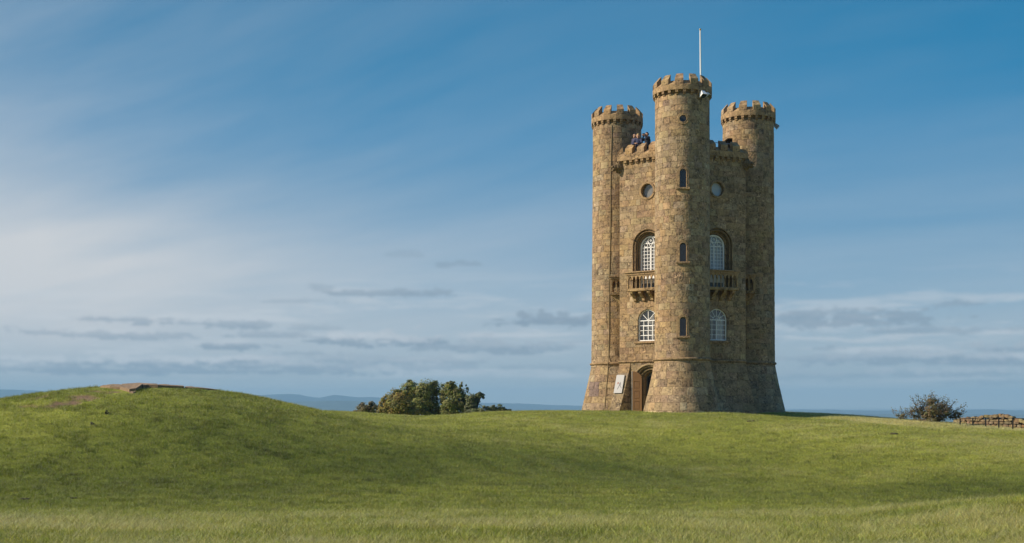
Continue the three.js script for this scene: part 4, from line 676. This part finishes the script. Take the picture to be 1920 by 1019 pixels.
// clumps are [px, py, rx, ry] in pixels of the photograph at the given depth
function shrub(name, label, category, group, depth, clumps, o) {
  const k = depth / F, r = rng(o.seed), C = clumps.map(([x, y, a, b, dz]) => ({ c: P(x, y, depth + (dz ?? (r() - .5) * a * k * .8)), a: a * k, b: b * k, d: a * k * .85 }));
  const cx = o.base ? (o.base - 960) / F * depth : C.reduce((s, q) => s + q.c.x, 0) / C.length, base = V(cx, ground(cx, -depth) - .1, -depth), t = thing(name, label, category, base.toArray(), group);
  const s = new Soup(), total = C.reduce((q, e) => q + e.a * e.b, 0), pal = o.colors;
  const leaf = (p, n, size, col) => { const a = V(r() - .5, r() - .5, r() - .5).cross(n).normalize(), b = n.clone().cross(a).normalize(), w = size * .5, h = size; s.col = col; const q0 = p.clone().addScaledVector(a, -h * .5), q1 = p.clone().addScaledVector(b, w * .5), q2 = p.clone().addScaledVector(a, h * .5), q3 = p.clone().addScaledVector(b, -w * .5); s.v(q0, n, [0, 0]); s.v(q2, n, [1, 1]); s.v(q1, n, [1, 0]); s.v(q0, n, [0, 0]); s.v(q3, n, [0, 1]); s.v(q2, n, [1, 1]); };
  for (const e of C) {
    const n = Math.round(o.count * e.a * e.b / total), sub = []; for (let i = 0; i < Math.max(6, n / 55); i++) { let d; do d = V(r() * 2 - 1, r() * 2 - 1, r() * 2 - 1); while (d.lengthSq() > 1); d.normalize().multiplyScalar(.45 + .62 * r()); sub.push([e.c.clone().add(V(d.x * e.a, d.y * e.b, d.z * e.d)), .16 + .26 * r(), pal[Math.floor(r() * pal.length)], .75 + .5 * r()]); }
    for (let i = 0; i < n; i++) { const q = sub[Math.floor(r() * sub.length)]; let d; do d = V(r() * 2 - 1, r() * 2 - 1, r() * 2 - 1); while (d.lengthSq() > 1); const p = q[0].clone().add(V(d.x * e.a, d.y * e.b * .9, d.z * e.d).multiplyScalar(q[1] * 1.15)); if (p.y < ground(p.x, p.z)) continue; const nn = p.clone().sub(e.c).normalize().multiplyScalar(.7).add(V(r() - .5, r() - .2, r() - .5)).normalize(); leaf(p.sub(base), nn, o.leaf * (.7 + .6 * r()), q[2].map((v) => v * q[3] * (.8 + .4 * r()))); }
  }
  const limbs = [], R1 = o.trunk || .09;
  for (const e of C) { const end = e.c.clone().sub(base), st = V((r() - .5) * .2, 0, (r() - .5) * .2), mid = st.clone().lerp(end, .5).add(V((r() - .5) * .3, .15, (r() - .5) * .3)); limbs.push(tube([st, mid, end], [R1, R1 * .6, R1 * .25], 6)); for (let i = 0; i < (o.twigs ?? 5); i++) { const d = V((r() - .5) * 2 * e.a, (r() - .2) * 1.4 * e.b, (r() - .5) * 2 * e.d), a = mid.clone().lerp(end, .3 + .6 * r()); limbs.push(tube([a, a.clone().addScaledVector(d, .55), a.clone().add(d).add(V(0, .05, 0))], [R1 * .3, R1 * .2, R1 * .08], 4)); } }
  if (o.shoots) for (const [px, py, fx, fy] of o.shoots) { const a = P(fx, fy, depth).sub(base), b = P(px, py, depth + (r() - .5) * .8).sub(base), d = b.clone().sub(a), N = 7, pts = []; for (let i = 0; i <= N; i++) pts.push(a.clone().addScaledVector(d, i / N).add(V(n3(i * .9, px, 1) * .09, n3(i * .9, py, 4) * .09 - .05 * Math.sin(i / N * 3), n3(i, px, 9) * .1))); limbs.push(tube(pts, lin2(R1 * .55, R1 * .18, N), 4)); for (let i = 2; i <= N; i++) { for (let q = 0; q < 14; q++) leaf(pts[i].clone().add(V(r() - .5, r() - .5, r() - .5).multiplyScalar(.26)), V(r() - .5, r(), r() - .5).normalize(), o.leaf * (.6 + .5 * r()), pal[Math.floor(r() * pal.length)].map((v) => v * (.7 + .5 * r()))); const tw = V(r() - .5, r() - .3, r() - .5).multiplyScalar(.3 * (1.3 - i / N)); limbs.push(tube([pts[i], pts[i].clone().add(tw)], [R1 * .2, R1 * .08], 3)); } }
  mesh('trunk', merge(limbs), barkMat, t); mesh('crown', s.geo(), leaves, t); return t;
}
const OLIVE = [[.20, .215, .026], [.24, .235, .03], [.15, .17, .025]], GOLD = [[.31, .235, .018], [.27, .23, .02], [.35, .265, .025], [.20, .20, .026]], DARK = [[.11, .13, .026], [.125, .145, .03], [.09, .11, .028]], RUST = [[.17, .14, .045], [.15, .14, .04], [.19, .155, .05]];
const TG = 'trees beyond the grassy dip';
shrub('bush', 'low brownish bush at the left end of the clump of trees', 'bush', TG, 112, [[684, 768, 18, 13], [697, 764, 10, 10], [672, 774, 11, 7], [690, 779, 20, 9]], { seed: 1, count: 7000, leaf: .16, colors: RUST, base: 686 });
shrub('hawthorn_tree', 'yellowing tree between the low brown bush and the tall dark green tree', 'tree', TG, 116, [[728, 768, 23, 17], [752, 760, 26, 21], [760, 742, 14, 12], [741, 746, 17, 15], [714, 774, 13, 11], [766, 772, 18, 14], [742, 735, 8, 8], [722, 752, 10, 10], [738, 783, 26, 8]], { seed: 2, count: 18000, leaf: .165, colors: GOLD, base: 742 });
shrub('hawthorn_tree', 'tallest dark green tree in the middle of the clump beyond the dip', 'tree', TG, 120, [[775, 735, 22, 19], [799, 733, 20, 18], [814, 731, 13, 16], [786, 757, 24, 18], [812, 755, 13, 18], [767, 720, 8, 8], [815, 719, 8, 7], [796, 724, 10, 8], [775, 772, 14, 9], [826, 768, 12, 12], [800, 776, 22, 8]], { seed: 3, count: 23000, leaf: .165, colors: OLIVE, base: 800, trunk: .12 });
shrub('hawthorn_tree', 'green tree right of the gap in the clump, with two spiky tops', 'tree', TG, 119, [[842, 734, 17, 16], [862, 742, 15, 16], [845, 757, 20, 15], [868, 758, 14, 14], [864, 724, 4, 8], [876, 728, 3, 7], [844, 722, 9, 7], [832, 748, 8, 14], [850, 775, 24, 8], [880, 762, 12, 12]], { seed: 4, count: 18000, leaf: .165, colors: OLIVE, base: 850, trunk: .11 });
shrub('hawthorn_tree', 'small dark tree leaning out at the right end of the clump', 'tree', TG, 117, [[886, 751, 13, 13], [898, 744, 10, 7], [884, 767, 14, 11], [903, 741, 5, 4]], { seed: 5, count: 8500, leaf: .16, colors: DARK, base: 884 });
shrub('bush', 'low dark bush spreading right from the clump of trees towards the tower', 'bush', TG, 114, [[890, 774, 16, 8], [912, 771, 15, 9], [933, 767, 14, 8], [948, 772, 9, 6], [900, 780, 40, 6]], { seed: 6, count: 11000, leaf: .15, colors: DARK, base: 915 });
shrub('hawthorn_bush', 'sparse twiggy brown-green hawthorn bush on the skyline right of the tower', 'bush', null, 70, [[1744, 766, 27, 18], [1766, 770, 24, 15], [1728, 772, 19, 13], [1786, 777, 15, 10], [1750, 782, 40, 8], [1746, 752, 11, 9]], { seed: 7, count: 6000, leaf: .095, colors: [[.135, .12, .036], [.15, .12, .045], [.115, .12, .032], [.165, .12, .052]], base: 1752, trunk: .05, twigs: 14,
  shoots: [[1711, 746, 1725, 775], [1720, 741, 1735, 768], [1736, 742, 1740, 765], [1749, 735, 1745, 760], [1754, 741, 1748, 760], [1772, 743, 1760, 765], [1779, 750, 1764, 768], [1792, 752, 1772, 772], [1812, 758.5, 1780, 776], [1809, 770, 1784, 780], [1708, 762, 1728, 778], [1803, 778, 1780, 784], [1700, 770, 1722, 782], [1762, 746, 1754, 764], [1730, 750, 1738, 768]] });
shrub('hawthorn_seedling', 'small bare hawthorn shoot just left of the twiggy bush', 'bush', null, 70.5, [[1692, 780, 12, 4]], { seed: 8, count: 160, leaf: .09, colors: RUST, base: 1693, trunk: .03, twigs: 4, shoots: [[1674, 768, 1690, 786], [1690, 767, 1694, 784], [1700, 767, 1694, 784], [1706, 772, 1696, 785]] });
{ const w = (px, py, seed, label) => { const h = hit(px, py); shrub('weed', label, 'weed', 'withered weeds on the mound', -h.z, [[px, py - 4, 4, 4]], { seed, count: 160, leaf: .06, colors: [[.075, .06, .045], [.06, .055, .03]], trunk: .012, twigs: 6 }); }; w(199, 778, 41, 'small withered weed on the mound, below the stone paving'); w(171, 799, 42, 'pale withered weed low on the mound, below another weed'); }
{ // dry-stone wall and the iron rail before it
  const t = thing('dry_stone_wall', 'sunlit brown dry-stone wall with rough upright coping, at the right edge', 'wall'), r = rng(55), top = [[1790, 789], [1800, 785], [1815, 783.5], [1840, 780.5], [1862, 777.5], [1882, 777.5], [1897, 780], [1908, 784], [1925, 788], [1980, 794]];
  // the wall runs towards the viewer to the right: a point at distance q along it
  const A0 = P(1790, 768, 73), dir = V(.76, 0, .65), nrm = V(-.65, 0, .76), Qa = -Math.atan2(.65, .76), len = 5.6, at = (q, y, d) => V(A0.x + dir.x * q + nrm.x * d, y, A0.z + dir.z * q + nrm.z * d), topAt = (q) => { const w = at(q, 0, 0); return (768 - interpL(top, w.x / -w.z * F + 960)) / F * -w.z; };
  const rock = (w, h, d, seed) => { const g = new THREE.BoxGeometry(w, h, d, 3, 2, 2), p = g.attributes.position; for (let i = 0; i < p.count; i++) { const x = p.getX(i) / w, y = p.getY(i) / h, z = p.getZ(i) / d, k = 1 - .16 * (Math.pow(Math.abs(x * 2), 4) * Math.pow(Math.abs(y * 2), 4)); p.setXYZ(i, p.getX(i) * k + .07 * w * n3(x * 2 + seed, y * 2, z), p.getY(i) * k + .2 * h * n3(x * 2, y * 2 + seed, z), p.getZ(i) + .14 * d * n3(x * 2, y * 2, z * 2 + seed)); } g.computeVertexNormals(); return g; };
  const core = [];
  for (let q = 0; q < len; q += .3) { const y1 = topAt(q + .15) - .19, w = at(q + .15, 0, -.2), g0 = ground(w.x, w.z) - .3; if (y1 > g0) { const g = new THREE.BoxGeometry(.3, y1 - g0, .3); g.rotateY(Qa); g.translate(w.x, (y1 + g0) / 2, w.z); core.push(g); } }
  mesh('core', stoneGeo(merge(core), MORTAR), stoneMat, t);
  const tone = () => { const q = [[.25, .175, .095], [.23, .165, .095], [.27, .195, .11], [.205, .15, .09], [.28, .215, .135]][Math.floor(r() * 5)]; return q.map((v) => v / .47 * (.88 + .22 * r())); };
  let yc = -2.2; while (yc < .2) { const h = .09 + .07 * r(); let q = -r() * .3; while (q < len) { const w = .18 + .24 * r(), m = at(q + w / 2, 0, (r() - .5) * .07), yt = topAt(q + w / 2) - .20, g0 = ground(m.x, m.z); if (yc + h < yt + .06 && yc + h > g0 - .06) { const g = stoneGeo(rock(w - .025, h - .02, .34, r() * 50), tone()); g.rotateY(Qa); g.translate(m.x, yc + h / 2, m.z); mesh('stone', g, stoneMat, t); } q += w; } yc += h; }
  let q = 0; while (q < len) { const w = .14 + .22 * r(), h = .15 + .13 * r(), m = at(q + w / 2, 0, (r() - .5) * .10), g = stoneGeo(rock(w, h, .40, r() * 50), tone()); g.rotateZ((r() - .6) * .9); g.rotateY(Qa); g.translate(m.x, topAt(q + w / 2) - h / 2 + .06 * (r() - .4), m.z); mesh('coping_stone', g, stoneMat, t); q += w * .93; }
  const f = thing('iron_fence', 'low dark iron rail fence in front of the dry-stone wall', 'fence'), DF = 67.5, tops = [[1780, 787.5], [1800, 786], [1850, 784], [1900, 784.5], [1960, 787]], lows = [[1780, 799], [1800, 798.5], [1850, 795.5], [1900, 795.5], [1960, 798]];
  for (const px of [1801, 1824.8, 1849, 1873.5, 1899.8, 1926, 1952]) { const a = P(px, interpL(tops, px) - 1.2, DF), g0 = ground(a.x, -DF); mesh('post', bar(V(a.x, g0 - .1, a.z), V(a.x, Math.max(a.y, g0 + .3), a.z), .055, .055), ironMat, f); }
  for (const line of [tops, lows]) { const pts = []; for (let px = 1786; px <= 1956; px += 10) pts.push(P(px, interpL(line, px), DF + .001)); mesh('rail', tube(pts, .018, 6), ironMat, f); }
}

// ------------------------------------------------------------------ grass
{
  const gm = (name) => { const m = new THREE.MeshPhysicalMaterial({ color: 0xffffff, roughness: .75, transmission: .55, thickness: 0, vertexColors: true }); m.name = name; return m; };
  const tuft = (n, seed, rad, h0, h1, w, lean, wind) => { const r = rng(seed), s = new Soup(); for (let i = 0; i < n; i++) { const a = r() * 6.283, q = Math.sqrt(r()) * rad, b = V(Math.cos(a) * q, -.02, Math.sin(a) * q), h = mix(h0, h1, r()), d = r() * 6.283, l = lean * (.3 + r()), dir = V(Math.cos(d) * l + wind, 0, Math.sin(d) * l), side = V(-Math.sin(d), 0, Math.cos(d)).applyAxisAngle(V(0, 1, 0), r() * 3).multiplyScalar(w * (.7 + .6 * r()) / 2), m = b.clone().add(V(0, h * .55, 0)).addScaledVector(dir, h * .35), e = b.clone().add(V(0, h * .93, 0)).addScaledVector(dir, h); s.col = [1, 1, 1].map(() => .8 + .4 * r()); const v = .78 + .4 * r(); s.col = [v * (.94 + .12 * r()), v, v * (.9 + .2 * r())]; s.fquad(b.clone().sub(side), b.clone().add(side), m.clone().addScaledVector(side, .75), m.clone().addScaledVector(side, -.75)); s.ftri(m.clone().addScaledVector(side, -.75), m.clone().addScaledVector(side, .75), e); } return s.geo(); };
  const scatter = (name, label, geo, count, seed, accept, color, scale, dmin, dmax) => {
    const r = rng(seed), m = new THREE.InstancedMesh(geo, gm(name), count), M = new THREE.Matrix4(), Q = new THREE.Quaternion(), E = new THREE.Euler(), S = V(1, 1, 1), c = new THREE.Color(); let n = 0, tries = 0;
    while (n < count && tries++ < count * 30) {
      const D = dmin * Math.pow(dmax / dmin, Math.pow(r(), .85)), hw = D * .405 + 4, x = (r() * 2 - 1) * hw, z = -D; if (!accept(x, D, r)) continue;
      if (inTower(x, z) || bare(x, z) > .55) continue;
      const sc = scale(x, D, r); E.set((r() - .5) * .25, r() * 6.283, (r() - .5) * .25); Q.setFromEuler(E); S.set(sc[0], sc[1], sc[0]); M.compose(V(x, ground(x, z), z), Q, S); m.setMatrixAt(n, M); const k = color(x, z, r); c.setRGB(k[0], k[1], k[2]); m.setColorAt(n, c); n++;
    }
    m.count = n; m.name = name; m.castShadow = m.receiveShadow = true; m.userData = { kind: 'stuff', label, category: 'grass' }; scene.add(m); console.log(name, n);
  };
  const cT = Math.cos(TURN), sT = Math.sin(TURN), inTower = (x, z) => { const a = x - TX, b = z - TZ, u = a * cT - b * sT, v = a * sT + b * cT; if (Math.hypot(u, v) > 7) return false; for (const q of [0, 2, 4]) if (Math.hypot(u - 4.6 * Math.sin(q * Math.PI / 3), v - 4.6 * Math.cos(q * Math.PI / 3)) < 2.2) return true; for (let q = 0; q < 6; q++) if (u * Math.sin((q + .5) * Math.PI / 3) + v * Math.cos((q + .5) * Math.PI / 3) > APO + .6) return false; return true; };
  const slabs = [hit(206, 725), hit(245, 728), hit(277, 725), hit(318, 726), hit(380, 729)], onSlab = (x, D) => slabs.some((s, i) => Math.abs(x - s.x) < [.42, .5, .3, .55, .6][i] && Math.abs(D + s.z) < 1.6);
  const jit = (c, r) => { const k = .5 + 1.0 * r(); return [c[0] * k * (.86 + .28 * r()), c[1] * k, c[2] * k * (.8 + .4 * r())]; };
  const wind = .32;
  scatter('turf_grass', 'short grazed green turf covering mound, dip and slope', tuft(18, 71, .17, .03, .085, .0060, .85, .15), 240000, 72, (x, D) => !onSlab(x, D), (x, z, r) => { const w = 1.2 * n3(x * 3.3, z * 2.4, 14) + .6 * n3(x * .8, z * .6, 31); return jit(grassColor(x, z, 1 + .62 * w), r); }, (x, D, r) => { const g = .55 + 1.5 * clamp(n3(x * 2.6, D * 2.0, 3) + .12, -.2, .6) + .75 * r() * r() + .2 * r(), f = 1 + .8 * sstep(25, 70, D); return [f * (.9 + .3 * r()), g * (1 + .25 * sstep(30, 70, D))]; }, 12.5, 90);
  scatter('tall_grass', 'taller straw-coloured grass stalks in the foreground and along the right crest', tuft(8, 73, .13, .06, .17, .0048, .75, wind), 85000, 74, (x, D, r) => { const d = dryness(x, -D); return !onSlab(x, D) && r() < Math.pow(clamp((d - .26) / .5), 1.5); }, (x, z, r) => { const c = grassColor(x, z, 1), k = clamp(.15 + .6 * r()); return jit([mix(c[0], STRAW[0], k), mix(c[1], STRAW[1], k), mix(c[2], STRAW[2], k)], r); }, (x, D, r) => { const f = .65 + .7 * r(); return [1.2 * f * (1 + .5 * sstep(30, 70, D)), f * mix(1.0, .8, sstep(30, 60, D))]; }, 12.5, 92);
  scatter('grass_tussock', 'darker green tussocks dotted over the mound and slopes', tuft(22, 75, .13, .06, .15, .009, .8, .14), 20000, 76, (x, D, r) => !onSlab(x, D) && r() < (.12 + sstep(.08, .35, n3(x * .7 + 40, D * .7, 5))) * (.3 + Math.exp(-.5 * (Math.pow((x + 14) / 9, 2) + Math.pow((D - 47) / 9, 2)))), (x, z, r) => jit(grassColor(x, z, .95), r), (x, D, r) => { const f = .7 + .6 * r(); return [f, f]; }, 14, 80);
}

// ------------------------------------------------------------------ draw
const renderer = new THREE.WebGLRenderer({ antialias: true });
renderer.toneMapping = THREE.LinearToneMapping; renderer.toneMappingExposure = EXPOSURE;
renderer.shadowMap.enabled = true;
renderer.render(scene, camera);
